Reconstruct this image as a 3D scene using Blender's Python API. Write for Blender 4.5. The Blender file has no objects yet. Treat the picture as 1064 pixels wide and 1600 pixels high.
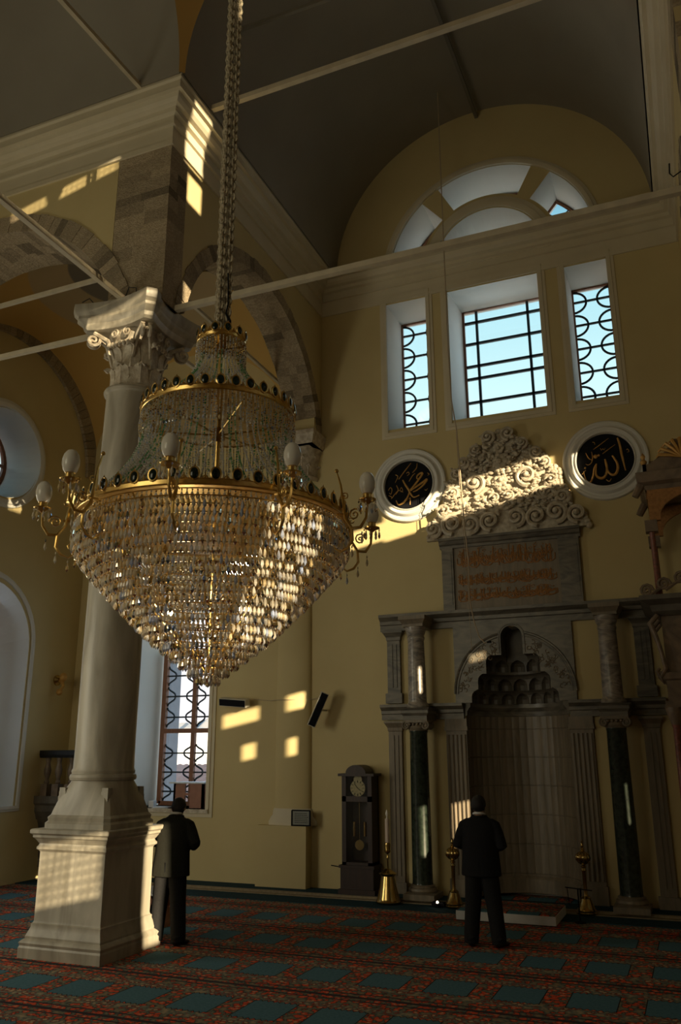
import bpy, bmesh, math, random
from mathutils import Vector, Matrix, Quaternion
random.seed(7)
PI = math.pi
C = bpy.context.scene.collection
SC = bpy.context.scene

# ---------------------------------------------------------------- camera
YAW, PITCH, ROLL = math.radians(22.4), math.radians(16.3), math.radians(-0.22)
fwd = Vector((-math.sin(YAW) * math.cos(PITCH), math.cos(YAW) * math.cos(PITCH), math.sin(PITCH)))
rgt = Vector((math.cos(YAW), math.sin(YAW), 0))
up = rgt.cross(fwd)
rgt, up = rgt * math.cos(ROLL) + up * math.sin(ROLL), -rgt * math.sin(ROLL) + up * math.cos(ROLL)
cam = bpy.data.cameras.new('camera')
co = bpy.data.objects.new('camera', cam); C.objects.link(co)
co.matrix_world = Matrix(((rgt.x, up.x, -fwd.x, 0), (rgt.y, up.y, -fwd.y, 0), (rgt.z, up.z, -fwd.z, 2.1), (0, 0, 0, 1)))
cam.sensor_fit = 'VERTICAL'; cam.sensor_height = 36; cam.lens = 1292 / 1600 * 36
cam.clip_start = 0.05; cam.clip_end = 300
SC.camera = co

# ---------------------------------------------------------------- sky, sun, big lights, exposure
W = bpy.data.worlds.new('sky'); SC.world = W; W.use_nodes = True
nt = W.node_tree; nt.nodes.clear()
wo = nt.nodes.new('ShaderNodeOutputWorld'); bg = nt.nodes.new('ShaderNodeBackground')
tc = nt.nodes.new('ShaderNodeTexCoord'); sx = nt.nodes.new('ShaderNodeSeparateXYZ'); rp = nt.nodes.new('ShaderNodeValToRGB')
nt.links.new(tc.outputs['Generated'], sx.inputs[0]); nt.links.new(sx.outputs['Z'], rp.inputs[0])
nt.links.new(rp.outputs[0], bg.inputs[0]); nt.links.new(bg.outputs[0], wo.inputs[0])
cr = rp.color_ramp
cr.elements[0].position = 0.0; cr.elements[0].color = (1.0, 0.93, 0.95, 1)
cr.elements[1].position = 0.6; cr.elements[1].color = (0.10, 0.28, 0.42, 1)
for p_, c_ in ((0.14, (0.95, 0.97, 1.0, 1)), (0.40, (0.66, 0.97, 1.0, 1)), (0.56, (0.30, 0.66, 0.80, 1))):
    e_ = cr.elements.new(p_); e_.color = c_
bg.inputs[1].default_value = 1.1

SUN = Vector((-0.80, 0.60, -0.165)).normalized()
sl = bpy.data.lights.new('sun', 'SUN'); sl.energy = 11.0; sl.color = (1.0, 0.80, 0.50); sl.angle = math.radians(0.3)
so = bpy.data.objects.new('sun', sl); C.objects.link(so)
so.rotation_euler = (-SUN).to_track_quat('Z', 'Y').to_euler()

def area(name, loc, direction, sx_, sy_, power, col, portal=False):
    l = bpy.data.lights.new(name, 'AREA'); l.shape = 'RECTANGLE'; l.size = sx_; l.size_y = sy_; l.energy = power; l.color = col
    if portal: l.cycles.is_portal = True
    o = bpy.data.objects.new(name, l); C.objects.link(o); o.location = loc
    o.rotation_euler = (-Vector(direction)).to_track_quat('Z', 'Y').to_euler()
    return o
# added fill lamps behind and left of the camera, then daylight at seen windows
area('rear_windows_daylight', (-7.2, -4.6, 5.4), (0.02, 1, 0.10), 4.5, 4.5, 140, (1.0, 0.90, 0.62))
area('left_aisle_daylight', (-10.7, 5.0, 3.0), (1, 0.95, 0.12), 1.8, 3.4, 92, (1.0, 0.93, 0.72))
area('corner_bay_daylight', (-11.3, 10.7, 3.2), (1, 0.0, 0.0), 1.3, 3.2, 4, (0.6, 0.78, 1.0))
area('low_window_daylight', (-8.55, 13.8, 3.0), (0, -1, 0.0), 1.0, 2.8, 8, (0.6, 0.8, 1.0))
area('high_window_daylight', (-2.47, 13.9, 9.1), (0, -1, -0.1), 1.3, 1.8, 3, (0.6, 0.85, 1.0))
SC.view_settings.view_transform = 'Standard'; SC.view_settings.look = 'None'
SC.view_settings.exposure = 0.12; SC.view_settings.gamma = 1.0; SC.view_settings.use_curve_mapping = False
SC.cycles.max_bounces = 8; SC.cycles.diffuse_bounces = 4; SC.cycles.glossy_bounces = 3
SC.cycles.transmission_bounces = 6; SC.cycles.transparent_max_bounces = 12
SC.cycles.sample_clamp_indirect = 4.0

# ---------------------------------------------------------------- materials
def new_mat(name):
    m = bpy.data.materials.new(name); m.use_nodes = True
    return m, m.node_tree, m.node_tree.nodes['Principled BSDF']
def N(t, kind, **kw):
    n = t.nodes.new(kind)
    for k, v in kw.items():
        if k.startswith('i_'): n.inputs[k[2:].replace('_', ' ')].default_value = v
        else: setattr(n, k, v)
    return n
def ramp(t, src, stops, interp='LINEAR'):
    r = t.nodes.new('ShaderNodeValToRGB'); r.color_ramp.interpolation = interp
    e = r.color_ramp.elements
    e[0].position, e[0].color = stops[0][0], (*stops[0][1], 1)
    e[1].position, e[1].color = stops[-1][0], (*stops[-1][1], 1)
    for p, c in stops[1:-1]:
        x = e.new(p); x.color = (*c, 1)
    t.links.new(src, r.inputs[0]); return r
def mat(name, c1, c2=None, rough=0.6, metal=0.0, scale=6.0, stretch=(1, 1, 1), bump=0.0, bscale=None, detail=4, dist=0.0, shade=False, spec=0.5, gen=False):
    m, t, b = new_mat(name)
    b.inputs['Roughness'].default_value = rough; b.inputs['Metallic'].default_value = metal
    b.inputs['Specular IOR Level'].default_value = spec
    co_ = N(t, 'ShaderNodeTexCoord'); mp = N(t, 'ShaderNodeMapping'); mp.inputs['Scale'].default_value = stretch
    t.links.new(co_.outputs['Object'], mp.inputs[0])
    nz = N(t, 'ShaderNodeTexNoise'); nz.inputs['Scale'].default_value = scale; nz.inputs['Detail'].default_value = detail
    nz.inputs['Distortion'].default_value = dist
    t.links.new(mp.outputs[0], nz.inputs[0])
    c2 = c2 or tuple(x * 0.88 for x in c1)
    r = ramp(t, nz.outputs['Fac'], [(0.32, c2), (0.68, c1)])
    out = r.outputs[0]
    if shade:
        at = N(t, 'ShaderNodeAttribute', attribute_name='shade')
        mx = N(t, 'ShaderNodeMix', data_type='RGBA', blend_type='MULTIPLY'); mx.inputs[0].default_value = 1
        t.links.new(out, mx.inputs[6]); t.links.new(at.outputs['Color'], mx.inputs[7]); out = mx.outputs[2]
    t.links.new(out, b.inputs['Base Color'])
    if bump:
        n2 = N(t, 'ShaderNodeTexNoise'); n2.inputs['Scale'].default_value = bscale or scale * 3; n2.inputs['Detail'].default_value = 5
        t.links.new(mp.outputs[0], n2.inputs[0])
        bp = N(t, 'ShaderNodeBump'); bp.inputs['Strength'].default_value = bump; bp.inputs['Distance'].default_value = 0.02
        t.links.new(n2.outputs['Fac'], bp.inputs['Height']); t.links.new(bp.outputs[0], b.inputs['Normal'])
    return m
M = {}
M['ochre'] = mat('ochre_plaster', (0.63, 0.52, 0.265), (0.59, 0.48, 0.24), 0.75, scale=1.2, bump=0.05, bscale=30)
M['orange'] = mat('orange_plaster', (0.52, 0.33, 0.10), (0.49, 0.30, 0.09), 0.8, scale=1.2)
M['white'] = mat('white_plaster', (0.74, 0.73, 0.68), (0.70, 0.69, 0.64), 0.7, scale=1.5)
M['cream'] = mat('cream_moulding', (0.68, 0.61, 0.45), (0.63, 0.56, 0.40), 0.6, scale=2)
M['grey'] = mat('grey_vault_paint', (0.33, 0.305, 0.25), (0.30, 0.275, 0.225), 0.8, scale=1)
M['stone'] = mat('rough_ashlar', (0.52, 0.425, 0.285), (0.33, 0.26, 0.165), 0.95, scale=28, stretch=(1, 1, 1.8), bump=1.0, bscale=45, detail=9, shade=True)
M['marble'] = mat('pale_marble', (0.52, 0.48, 0.39), (0.29, 0.26, 0.20), 0.45, scale=2.2, stretch=(1.6, 1.6, 0.35), bump=0.08, dist=1.2, detail=6)
M['marble_cap'] = mat('weathered_marble', (0.66, 0.60, 0.48), (0.40, 0.33, 0.24), 0.6, scale=14, bump=0.25, detail=6)
M['grey_marble'] = mat('streaked_grey_marble', (0.21, 0.185, 0.145), (0.08, 0.075, 0.062), 0.35, scale=1.7, stretch=(1, 1, 3.2), dist=2.5, detail=6)
M['mihrab_stone'] = mat('mihrab_panel_marble', (0.25, 0.20, 0.14), (0.17, 0.14, 0.10), 0.45, scale=5, stretch=(3, 3, 0.4), dist=1.0)
M['dark_stone'] = mat('smoked_marble', (0.15, 0.13, 0.10), (0.08, 0.07, 0.055), 0.5, scale=5)
M['spiral_marble'] = mat('banded_marble', (0.46, 0.40, 0.33), (0.16, 0.15, 0.14), 0.3, scale=1.6, stretch=(2, 2, 4.5), dist=3.0)
M['green_marble'] = mat('dark_green_marble', (0.035, 0.05, 0.035), (0.010, 0.016, 0.012), 0.22, scale=18, detail=8)
M['wood'] = mat('dark_walnut', (0.036, 0.014, 0.008), (0.018, 0.007, 0.004), 0.5, scale=8, stretch=(4, 4, 0.5))
M['window_wood'] = mat('reddish_window_wood', (0.26, 0.10, 0.04), (0.18, 0.07, 0.03), 0.45, scale=8, stretch=(4, 4, 0.5))
M['brown_board'] = mat('red_brown_board', (0.36, 0.16, 0.10), (0.30, 0.13, 0.08), 0.5, scale=8)
M['brass'] = mat('polished_brass', (0.55, 0.40, 0.16), (0.42, 0.29, 0.10), 0.20, 1.0, scale=10)
M['gold'] = mat('gilded_metal', (0.85, 0.60, 0.22), (0.62, 0.40, 0.12), 0.30, 1.0, scale=20)
M['gold_paint'] = mat('gold_paint', (0.62, 0.36, 0.10), (0.52, 0.28, 0.07), 0.45, 0.25, scale=20)
M['gild_dull'] = mat('worn_gold_letters', (0.42, 0.20, 0.06), (0.28, 0.13, 0.04), 0.6, 0.1, scale=30)
M['iron'] = mat('dark_iron', (0.03, 0.03, 0.03), (0.02, 0.02, 0.02), 0.5, 0.5)
M['grille'] = mat('blue_black_grille', (0.012, 0.03, 0.045), (0.01, 0.02, 0.03), 0.5, 0.2)
M['rod'] = mat('painted_tie_rod', (0.62, 0.55, 0.40), (0.50, 0.44, 0.32), 0.5, scale=5)
M['rod_dark'] = mat('dark_painted_rod', (0.20, 0.18, 0.14), None, 0.5)
M['black'] = mat('black_enamel', (0.008, 0.009, 0.011), (0.006, 0.006, 0.008), 0.7, spec=0.15)
M['suit'] = mat('black_suit_cloth', (0.013, 0.013, 0.015), (0.010, 0.010, 0.011), 0.9, scale=60, bump=0.1, spec=0.2)
M['trouser'] = mat('charcoal_trouser_cloth', (0.018, 0.018, 0.019), (0.013, 0.013, 0.014), 0.9, scale=60, spec=0.2)
M['suit_green'] = mat('dark_olive_suit_cloth', (0.016, 0.017, 0.013), (0.012, 0.012, 0.009), 0.85, scale=60, bump=0.1, spec=0.25)
M['skin'] = mat('skin', (0.45, 0.26, 0.17), (0.40, 0.22, 0.14), 0.5, scale=20)
M['hair'] = mat('black_hair', (0.010, 0.008, 0.007), (0.006, 0.005, 0.005), 0.6, scale=80, bump=0.4)
M['shirt'] = mat('white_shirt_cloth', (0.7, 0.7, 0.7), None, 0.8)
M['shoe'] = mat('black_leather', (0.010, 0.010, 0.010), None, 0.35)
M['teal'] = mat('teal_carpet_runner', (0.028, 0.062, 0.080), (0.020, 0.046, 0.060), 0.95, scale=30, spec=0.1)
M['beige'] = mat('beige_kerb', (0.30, 0.24, 0.15), (0.22, 0.17, 0.10), 0.8, scale=20)
M['paper'] = mat('white_paper', (0.75, 0.77, 0.8), None, 0.8)
M['plastic'] = mat('grey_white_plastic', (0.66, 0.64, 0.56), None, 0.4)
M['wax'] = mat('pale_candle_wax', (0.62, 0.50, 0.42), (0.55, 0.44, 0.36), 0.4)
M['bulb'] = mat('opal_glass_bulb', (0.82, 0.80, 0.74), (0.80, 0.78, 0.72), 0.15)
M['enamel_green'] = mat('dark_green_glass_cabochon', (0.008, 0.022, 0.018), (0.005, 0.012, 0.010), 0.12, scale=30)
M['tile'] = mat('terracotta_roof_tile', (0.95, 0.46, 0.38), (0.85, 0.38, 0.30), 0.8, scale=20)
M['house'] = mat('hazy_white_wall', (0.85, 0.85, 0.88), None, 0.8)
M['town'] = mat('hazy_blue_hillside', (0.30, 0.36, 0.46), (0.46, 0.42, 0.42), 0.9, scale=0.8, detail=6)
M['chain'] = mat('cloth_wrapped_chain', (0.70, 0.62, 0.46), (0.26, 0.22, 0.15), 0.5, 0.1, scale=40)
M['cord'] = mat('pale_twisted_cord', (0.50, 0.40, 0.28), None, 0.7)
M['redstone'] = mat('red_breccia_marble', (0.30, 0.10, 0.07), (0.14, 0.06, 0.045), 0.4, scale=10, dist=2)
M['minbar'] = mat('aged_brown_marble', (0.24, 0.17, 0.11), (0.13, 0.095, 0.065), 0.5, scale=4, dist=1.5)

def crystal(name, tint, tint_glint):
    m, t, b = new_mat(name)
    out = t.nodes['Material Output']
    b.inputs['Base Color'].default_value = (*tint, 1); b.inputs['Roughness'].default_value = 0.04
    b.inputs['Transmission Weight'].default_value = 0.35; b.inputs['IOR'].default_value = 1.7
    geo_ = N(t, 'ShaderNodeNewGeometry')
    oi = N(t, 'ShaderNodeObjectInfo'); ad = N(t, 'ShaderNodeMath', operation='ADD'); fr_ = N(t, 'ShaderNodeMath', operation='FRACT')
    t.links.new(geo_.outputs['Random Per Island'], ad.inputs[0]); t.links.new(oi.outputs['Random'], ad.inputs[1]); t.links.new(ad.outputs[0], fr_.inputs[0])
    r = ramp(t, fr_.outputs[0], tint_glint)  # random tint per piece; blue and gold ones imitate sparkle
    b.inputs['Roughness'].default_value = 0.06; sc_ = N(t, 'ShaderNodeMath', operation='MULTIPLY'); sc_.inputs[1].default_value = 7.31; f2 = N(t, 'ShaderNodeMath', operation='FRACT'); gt = N(t, 'ShaderNodeMath', operation='GREATER_THAN'); gt.inputs[1].default_value = 0.66
    t.links.new(fr_.outputs[0], sc_.inputs[0]); t.links.new(sc_.outputs[0], f2.inputs[0]); t.links.new(f2.outputs[0], gt.inputs[0]); 
    if 'crystal' in name: t.links.new(gt.outputs[0], b.inputs['Metallic'])
    t.links.new(r.outputs[0], b.inputs['Base Color'])
    return m
M['crystal'] = crystal('cut_crystal', (0.95, 0.9, 0.8), [(0.0, (0.95, 0.88, 0.72)), (0.5, (0.98, 0.93, 0.84)), (0.72, (0.95, 0.76, 0.42)), (0.80, (0.95, 0.90, 0.82)), (0.93, (0.45, 0.60, 0.98)), (1.0, (0.98, 0.92, 0.85))])
M['bead'] = crystal('clear_glass_bead', (0.9, 0.9, 0.85), [(0.0, (0.95, 0.93, 0.88)), (0.80, (0.92, 0.90, 0.86)), (0.9, (0.55, 0.70, 0.98)), (1.0, (0.9, 0.9, 0.85))])
M['green_bead'] = crystal('green_glass_bead', (0.2, 0.6, 0.3), [(0.0, (0.14, 0.48, 0.22)), (0.55, (0.30, 0.62, 0.34)), (0.75, (0.86, 0.88, 0.80)), (1.0, (0.88, 0.9, 0.82))])

def glass_mat():
    m, t, b = new_mat('window_pane_glass'); t.nodes.remove(b)
    o = t.nodes['Material Output']; tr = N(t, 'ShaderNodeBsdfTransparent'); gl = N(t, 'ShaderNodeBsdfGlossy')
    gl.inputs['Roughness'].default_value = 0.05
    mx = N(t, 'ShaderNodeMixShader'); mx.inputs[0].default_value = 0.06
    t.links.new(tr.outputs[0], mx.inputs[1]); t.links.new(gl.outputs[0], mx.inputs[2]); t.links.new(mx.outputs[0], o.inputs[0])
    return m
M['glass'] = glass_mat()

def dome_mat():   # painted concentric discs on the corner-bay vault
    m, t, b = new_mat('painted_bay_vault'); b.inputs['Roughness'].default_value = 0.85
    c = N(t, 'ShaderNodeTexCoord'); s = N(t, 'ShaderNodeSeparateXYZ'); t.links.new(c.outputs['Object'], s.inputs[0])
    cb = N(t, 'ShaderNodeCombineXYZ'); t.links.new(s.outputs[0], cb.inputs[0]); t.links.new(s.outputs[1], cb.inputs[1])
    ln = N(t, 'ShaderNodeVectorMath', operation='LENGTH'); t.links.new(cb.outputs[0], ln.inputs[0])
    dv = N(t, 'ShaderNodeMath', operation='DIVIDE'); dv.inputs[1].default_value = 4.0; t.links.new(ln.outputs['Value'], dv.inputs[0])
    r = ramp(t, dv.outputs[0], [(0.0, (0.20, 0.18, 0.14)), (0.28, (0.20, 0.18, 0.14)), (0.285, (0.46, 0.36, 0.20)), (0.44, (0.46, 0.36, 0.20)), (0.445, (0.56, 0.36, 0.11)), (1.0, (0.56, 0.36, 0.11))])
    t.links.new(r.outputs[0], b.inputs['Base Color']); return m
M['bayvault'] = dome_mat()

def carpet_mat():
    m, t, b = new_mat('prayer_carpet'); b.inputs['Roughness'].default_value = 0.95; b.inputs['Specular IOR Level'].default_value = 0.1
    L = t.links
    c = N(t, 'ShaderNodeTexCoord'); s = N(t, 'ShaderNodeSeparateXYZ'); L.new(c.outputs['Object'], s.inputs[0])
    def mth(op, a, b_=None, c_=None):
        n = N(t, 'ShaderNodeMath', operation=op)
        for i, v in enumerate((a, b_, c_)):
            if v is None: continue
            if isinstance(v, (int, float)): n.inputs[i].default_value = v
            else: L.new(v, n.inputs[i])
        return n.outputs[0]
    def cell(src, off, pitch):
        f_ = mth('FRACT', mth('DIVIDE', mth('ADD', src, -off + pitch * 40.5), pitch))
        return mth('MULTIPLY', mth('SUBTRACT', f_, 0.5), pitch)
    u = cell(s.outputs[0], -4.30, 0.645); v = cell(s.outputs[1], 7.12, 1.28)
    au = mth('ABSOLUTE', u); av = mth('ABSOLUTE', v)
    # stepped, toothed niche outline
    tooth = mth('MULTIPLY', mth('PINGPONG', mth('MULTIPLY', u, 1.0), 0.028), 1.3)
    hv = mth('SUBTRACT', 0.262, tooth)
    inu = mth('LESS_THAN', au, 0.205); inv = mth('LESS_THAN', av, hv)
    inside = mth('MULTIPLY', inu, inv)
    frame = mth('MULTIPLY', mth('LESS_THAN', au, 0.215), mth('LESS_THAN', av, mth('ADD', hv, 0.012)))
    # floral ground
    vo = N(t, 'ShaderNodeTexVoronoi'); vo.inputs['Scale'].default_value = 15; L.new(c.outputs['Object'], vo.inputs[0])
    nz = N(t, 'ShaderNodeTexNoise'); nz.inputs['Scale'].default_value = 34; nz.inputs['Detail'].default_value = 3; L.new(c.outputs['Object'], nz.inputs[0])
    pat = mth('ADD', mth('MULTIPLY', vo.outputs['Distance'], 0.75), mth('MULTIPLY', nz.outputs['Fac'], 0.62))
    fr = ramp(t, pat, [(0.0, (0.42, 0.31, 0.18)), (0.42, (0.46, 0.34, 0.20)), (0.47, (0.60, 0.085, 0.040)), (0.60, (0.66, 0.09, 0.035)), (0.68, (0.05, 0.03, 0.025)), (0.76, (0.10, 0.13, 0.11)), (1.0, (0.28, 0.20, 0.12))])
    fr2 = ramp(t, pat, [(0.0, (0.50, 0.39, 0.24)), (0.50, (0.44, 0.35, 0.22)), (0.56, (0.05, 0.03, 0.03)), (0.64, (0.34, 0.07, 0.04)), (0.72, (0.08, 0.13, 0.12)), (1.0, (0.36, 0.28, 0.18))])
    band = mth('MULTIPLY', mth('GREATER_THAN', av, 0.27), mth('LESS_THAN', av, 0.40))
    mxf = N(t, 'ShaderNodeMix', data_type='RGBA'); L.new(band, mxf.inputs[0]); L.new(fr.outputs[0], mxf.inputs[6]); L.new(fr2.outputs[0], mxf.inputs[7])
    # dark joint stripes between the rows
    st = mth('GREATER_THAN', av, 0.612)
    st2 = mth('MULTIPLY', mth('GREATER_THAN', av, 0.52), mth('LESS_THAN', av, 0.545))
    mx1 = N(t, 'ShaderNodeMix', data_type='RGBA'); L.new(mth('MAXIMUM', st, st2), mx1.inputs[0]); L.new(mxf.outputs[2], mx1.inputs[6]); mx1.inputs[7].default_value = (0.045, 0.035, 0.04, 1)
    mx2 = N(t, 'ShaderNodeMix', data_type='RGBA'); L.new(frame, mx2.inputs[0]); L.new(mx1.outputs[2], mx2.inputs[6]); mx2.inputs[7].default_value = (0.02, 0.02, 0.02, 1)
    mx3 = N(t, 'ShaderNodeMix', data_type='RGBA'); L.new(inside, mx3.inputs[0]); L.new(mx2.outputs[2], mx3.inputs[6])
    tn = ramp(t, nz.outputs['Fac'], [(0.3, (0.065, 0.150, 0.195)), (0.7, (0.090, 0.190, 0.240))]); L.new(tn.outputs[0], mx3.inputs[7])
    L.new(mx3.outputs[2], b.inputs['Base Color'])
    bp = N(t, 'ShaderNodeBump'); bp.inputs['Strength'].default_value = 0.3; bp.inputs['Distance'].default_value = 0.01
    L.new(nz.outputs['Fac'], bp.inputs['Height']); L.new(bp.outputs[0], b.inputs['Normal'])
    return m
M['carpet'] = carpet_mat()

# ---------------------------------------------------------------- mesh helpers
class MB:
    def __init__(s): s.v = []; s.f = []; s.c = []
    def add(s, vs, fs, shade=None):
        o = len(s.v); s.v += [tuple(x) for x in vs]; s.f += [tuple(i + o for i in f) for f in fs]
        s.c += [shade if shade is not None else 1.0] * len(fs)
    def box(s, x0, x1, y0, y1, z0, z1, rot=0.0, shade=None):
        vs = [(x, y, z) for z in (z0, z1) for y in (y0, y1) for x in (x0, x1)]
        if rot:
            cx_, cy_ = (x0 + x1) / 2, (y0 + y1) / 2; ca, sa = math.cos(rot), math.sin(rot)
            vs = [(cx_ + (x - cx_) * ca - (y - cy_) * sa, cy_ + (x - cx_) * sa + (y - cy_) * ca, z) for x, y, z in vs]
        s.add(vs, [(0, 2, 3, 1), (4, 5, 7, 6), (0, 1, 5, 4), (2, 6, 7, 3), (0, 4, 6, 2), (1, 3, 7, 5)], shade)
    def bar(s, a, b, w, h=None):      # rectangular bar from a to b
        a, b = Vector(a), Vector(b); h = h or w; d = (b - a).normalized()
        x = d.cross(Vector((0, 0, 1)));  x = x.normalized() if x.length > 1e-4 else Vector((1, 0, 0)); y = d.cross(x).normalized()
        vs = [p + x * i * w / 2 + y * j * h / 2 for p in (a, b) for i, j in ((-1, -1), (1, -1), (1, 1), (-1, 1))]
        s.add(vs, [(0, 1, 2, 3), (7, 6, 5, 4)] + [(i, i + 4, (i + 1) % 4 + 4, (i + 1) % 4) for i in range(4)])
    def tube(s, pts, r, n=8, caps=True, squash=None):
        pts = [Vector(p) for p in pts]; rs = r if isinstance(r, (list, tuple)) else [r] * len(pts)
        t0 = (pts[1] - pts[0]).normalized(); ref = Vector((0, 0, 1)) if abs(t0.z) < 0.9 else Vector((0, 1, 0))
        nrm = t0.cross(ref).normalized(); vs = []
        for i, p in enumerate(pts):
            t = (pts[min(i + 1, len(pts) - 1)] - pts[max(i - 1, 0)])
            t = t.normalized() if t.length > 1e-9 else t0
            nrm = (nrm - t * nrm.dot(t)); nrm = nrm.normalized() if nrm.length > 1e-6 else t.orthogonal().normalized()
            bn = t.cross(nrm)
            for k in range(n):
                a = 2 * PI * k / n; o = (nrm * math.cos(a) + bn * math.sin(a)) * rs[i]
                vs.append(p + o)
        fs = [(i * n + k, i * n + (k + 1) % n, (i + 1) * n + (k + 1) % n, (i + 1) * n + k) for i in range(len(pts) - 1) for k in range(n)]
        if caps: fs += [tuple(range(n - 1, -1, -1)), tuple((len(pts) - 1) * n + k for k in range(n))]
        s.add(vs, fs)
    def lathe(s, prof, c=(0, 0), n=32, a0=0.0, a1=2 * PI, flute=None, z0=0.0):
        full = abs(a1 - a0 - 2 * PI) < 1e-6; m_ = n if full else n + 1; vs = []
        for r, z in prof:
            for k in range(m_):
                a = a0 + (a1 - a0) * k / n; rr = r * (flute(a, z) if flute else 1)
                vs.append((c[0] + rr * math.cos(a), c[1] + rr * math.sin(a), z + z0))
        fs = []
        for i in range(len(prof) - 1):
            for k in range(n):
                k2 = (k + 1) % m_ if full else k + 1
                fs.append((i * m_ + k, i * m_ + k2, (i + 1) * m_ + k2, (i + 1) * m_ + k))
        if full:
            if prof[0][0] > 1e-4: fs.append(tuple(range(m_ - 1, -1, -1)))
            if prof[-1][0] > 1e-4: fs.append(tuple((len(prof) - 1) * m_ + k for k in range(m_)))
        s.add(vs, fs)
    def sweep(s, path, prof, closed=False, flip=1, cap=True):
        """moulding: path of (x, y), profile of (outwards, z); outwards is to the right of travel (times flip)"""
        n = len(path); vs = []
        P = [Vector((p[0], p[1])) for p in path]
        for i in range(n):
            a = P[i] - P[i - 1] if (i > 0 or closed) else P[1] - P[0]
            b = P[(i + 1) % n] - P[i] if (i < n - 1 or closed) else P[-1] - P[-2]
            a.normalize(); b.normalize()
            na = Vector((a.y, -a.x)) * flip; nb = Vector((b.y, -b.x)) * flip; mn = (na + nb)
            mn = mn / max(0.3, (1 + na.dot(nb)))
            for o, z in prof: vs.append((P[i].x + mn.x * o, P[i].y + mn.y * o, z))
        k = len(prof); fs = []
        for i in range(n if closed else n - 1):
            j = (i + 1) % n
            for q in range(k - 1): fs.append((i * k + q, j * k + q, j * k + q + 1, i * k + q + 1))
        if cap and not closed: fs += [tuple(range(k)), tuple((n - 1) * k + q for q in range(k - 1, -1, -1))]
        s.add(vs, fs)
    def prism(s, poly, axis, a, b, shade=None):
        """polygon in the plane normal to axis, extruded from a to b. axis 'y': poly (x, z); 'x': poly (y, z); 'z': poly (x, y)"""
        def mk(p, t): return (p[0], t, p[1]) if axis == 'y' else ((t, p[0], p[1]) if axis == 'x' else (p[0], p[1], t))
        n = len(poly); vs = [mk(p, a) for p in poly] + [mk(p, b) for p in poly]
        s.add(vs, [tuple(range(n)), tuple(range(2 * n - 1, n - 1, -1))] + [(i, i + n, (i + 1) % n + n, (i + 1) % n) for i in range(n)], shade)
    def octa(s, c, w, h, hb=None):
        x, y, z = c; hb = hb or h
        s.add([(x + w, y, z), (x, y + w, z), (x - w, y, z), (x, y - w, z), (x, y, z + h), (x, y, z - hb)],
              [(0, 1, 4), (1, 2, 4), (2, 3, 4), (3, 0, 4), (1, 0, 5), (2, 1, 5), (3, 2, 5), (0, 3, 5)])
    def drop(s, c, w, h, a=0.0):       # faceted almond pendant
        x, y, z = c; vs = [(x, y, z + h * 0.5)]; n = 6
        for zz, rr in ((0.18, 0.72), (-0.18, 1.0)):
            for k in range(n):
                t = a + 2 * PI * k / n; vs.append((x + w * rr * math.cos(t), y + w * rr * math.sin(t), z + h * zz))
        vs.append((x, y, z - h * 0.5))
        fs = [(0, 1 + k, 1 + (k + 1) % n) for k in range(n)] + [(1 + k, 7 + k, 7 + (k + 1) % n, 1 + (k + 1) % n) for k in range(n)] + [(13, 7 + (k + 1) % n, 7 + k) for k in range(n)]
        s.add(vs, fs)
    def sphere(s, c, r, n=12, m=8, sc=(1, 1, 1)):
        vs = [(c[0], c[1], c[2] + r * sc[2])]
        for i in range(1, m):
            p = PI * i / m
            for k in range(n):
                a = 2 * PI * k / n; vs.append((c[0] + r * sc[0] * math.sin(p) * math.cos(a), c[1] + r * sc[1] * math.sin(p) * math.sin(a), c[2] + r * sc[2] * math.cos(p)))
        vs.append((c[0], c[1], c[2] - r * sc[2])); L_ = len(vs) - 1
        fs = [(0, 1 + k, 1 + (k + 1) % n) for k in range(n)]
        for i in range(m - 2): fs += [(1 + i * n + k, 1 + (i + 1) * n + k, 1 + (i + 1) * n + (k + 1) % n, 1 + i * n + (k + 1) % n) for k in range(n)]
        fs += [(L_, 1 + (m - 2) * n + (k + 1) % n, 1 + (m - 2) * n + k) for k in range(n)]
        s.add(vs, fs)
    def xf(s, mx, start=0):
        for i in range(start, len(s.v)): s.v[i] = tuple(mx @ Vector(s.v[i]))
    def mesh(s, name, m, smooth=35, fix=True):
        me = bpy.data.meshes.new(name); me.from_pydata(s.v, [], s.f)
        if any(c != 1.0 for c in s.c):
            at = me.attributes.new('shade', 'FLOAT_COLOR', 'FACE')
            for i, c in enumerate(s.c): at.data[i].color = (c, c, c, 1) if isinstance(c, (int, float)) else (*c, 1)
        elif m and 'ashlar' in m.name:
            at = me.attributes.new('shade', 'FLOAT_COLOR', 'FACE')
            for i in range(len(s.c)): at.data[i].color = (1, 1, 1, 1)
        if fix:
            bm = bmesh.new(); bm.from_mesh(me); bmesh.ops.recalc_face_normals(bm, faces=bm.faces); bm.to_mesh(me); bm.free()
        if smooth:
            me.shade_smooth(); me.set_sharp_from_angle(angle=math.radians(smooth))
        if m: me.materials.append(m)
        return me
    def obj(s, name, m, parent=None, smooth=35, fix=True, origin=None):
        """one mesh object; vertices are world coordinates, the parent's location is taken off"""
        o = bpy.data.objects.new(name, None if not s.v else s.mesh(name, m, smooth, fix)); C.objects.link(o)
        if parent is not None:
            o.parent = parent; wl = Vector(parent.location); q = parent.parent
            while q is not None: wl += Vector(q.location); q = q.parent
            o.data.transform(Matrix.Translation(-wl))
        elif origin is not None:
            o.data.transform(Matrix.Translation(-Vector(origin))); o.location = origin
        return o
def thing(name, label, cat, loc=(0, 0, 0), group=None):
    o = bpy.data.objects.new(name, None); C.objects.link(o); o.location = loc; o.empty_display_size = 0.1
    return tag(o, label, cat, group)
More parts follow.
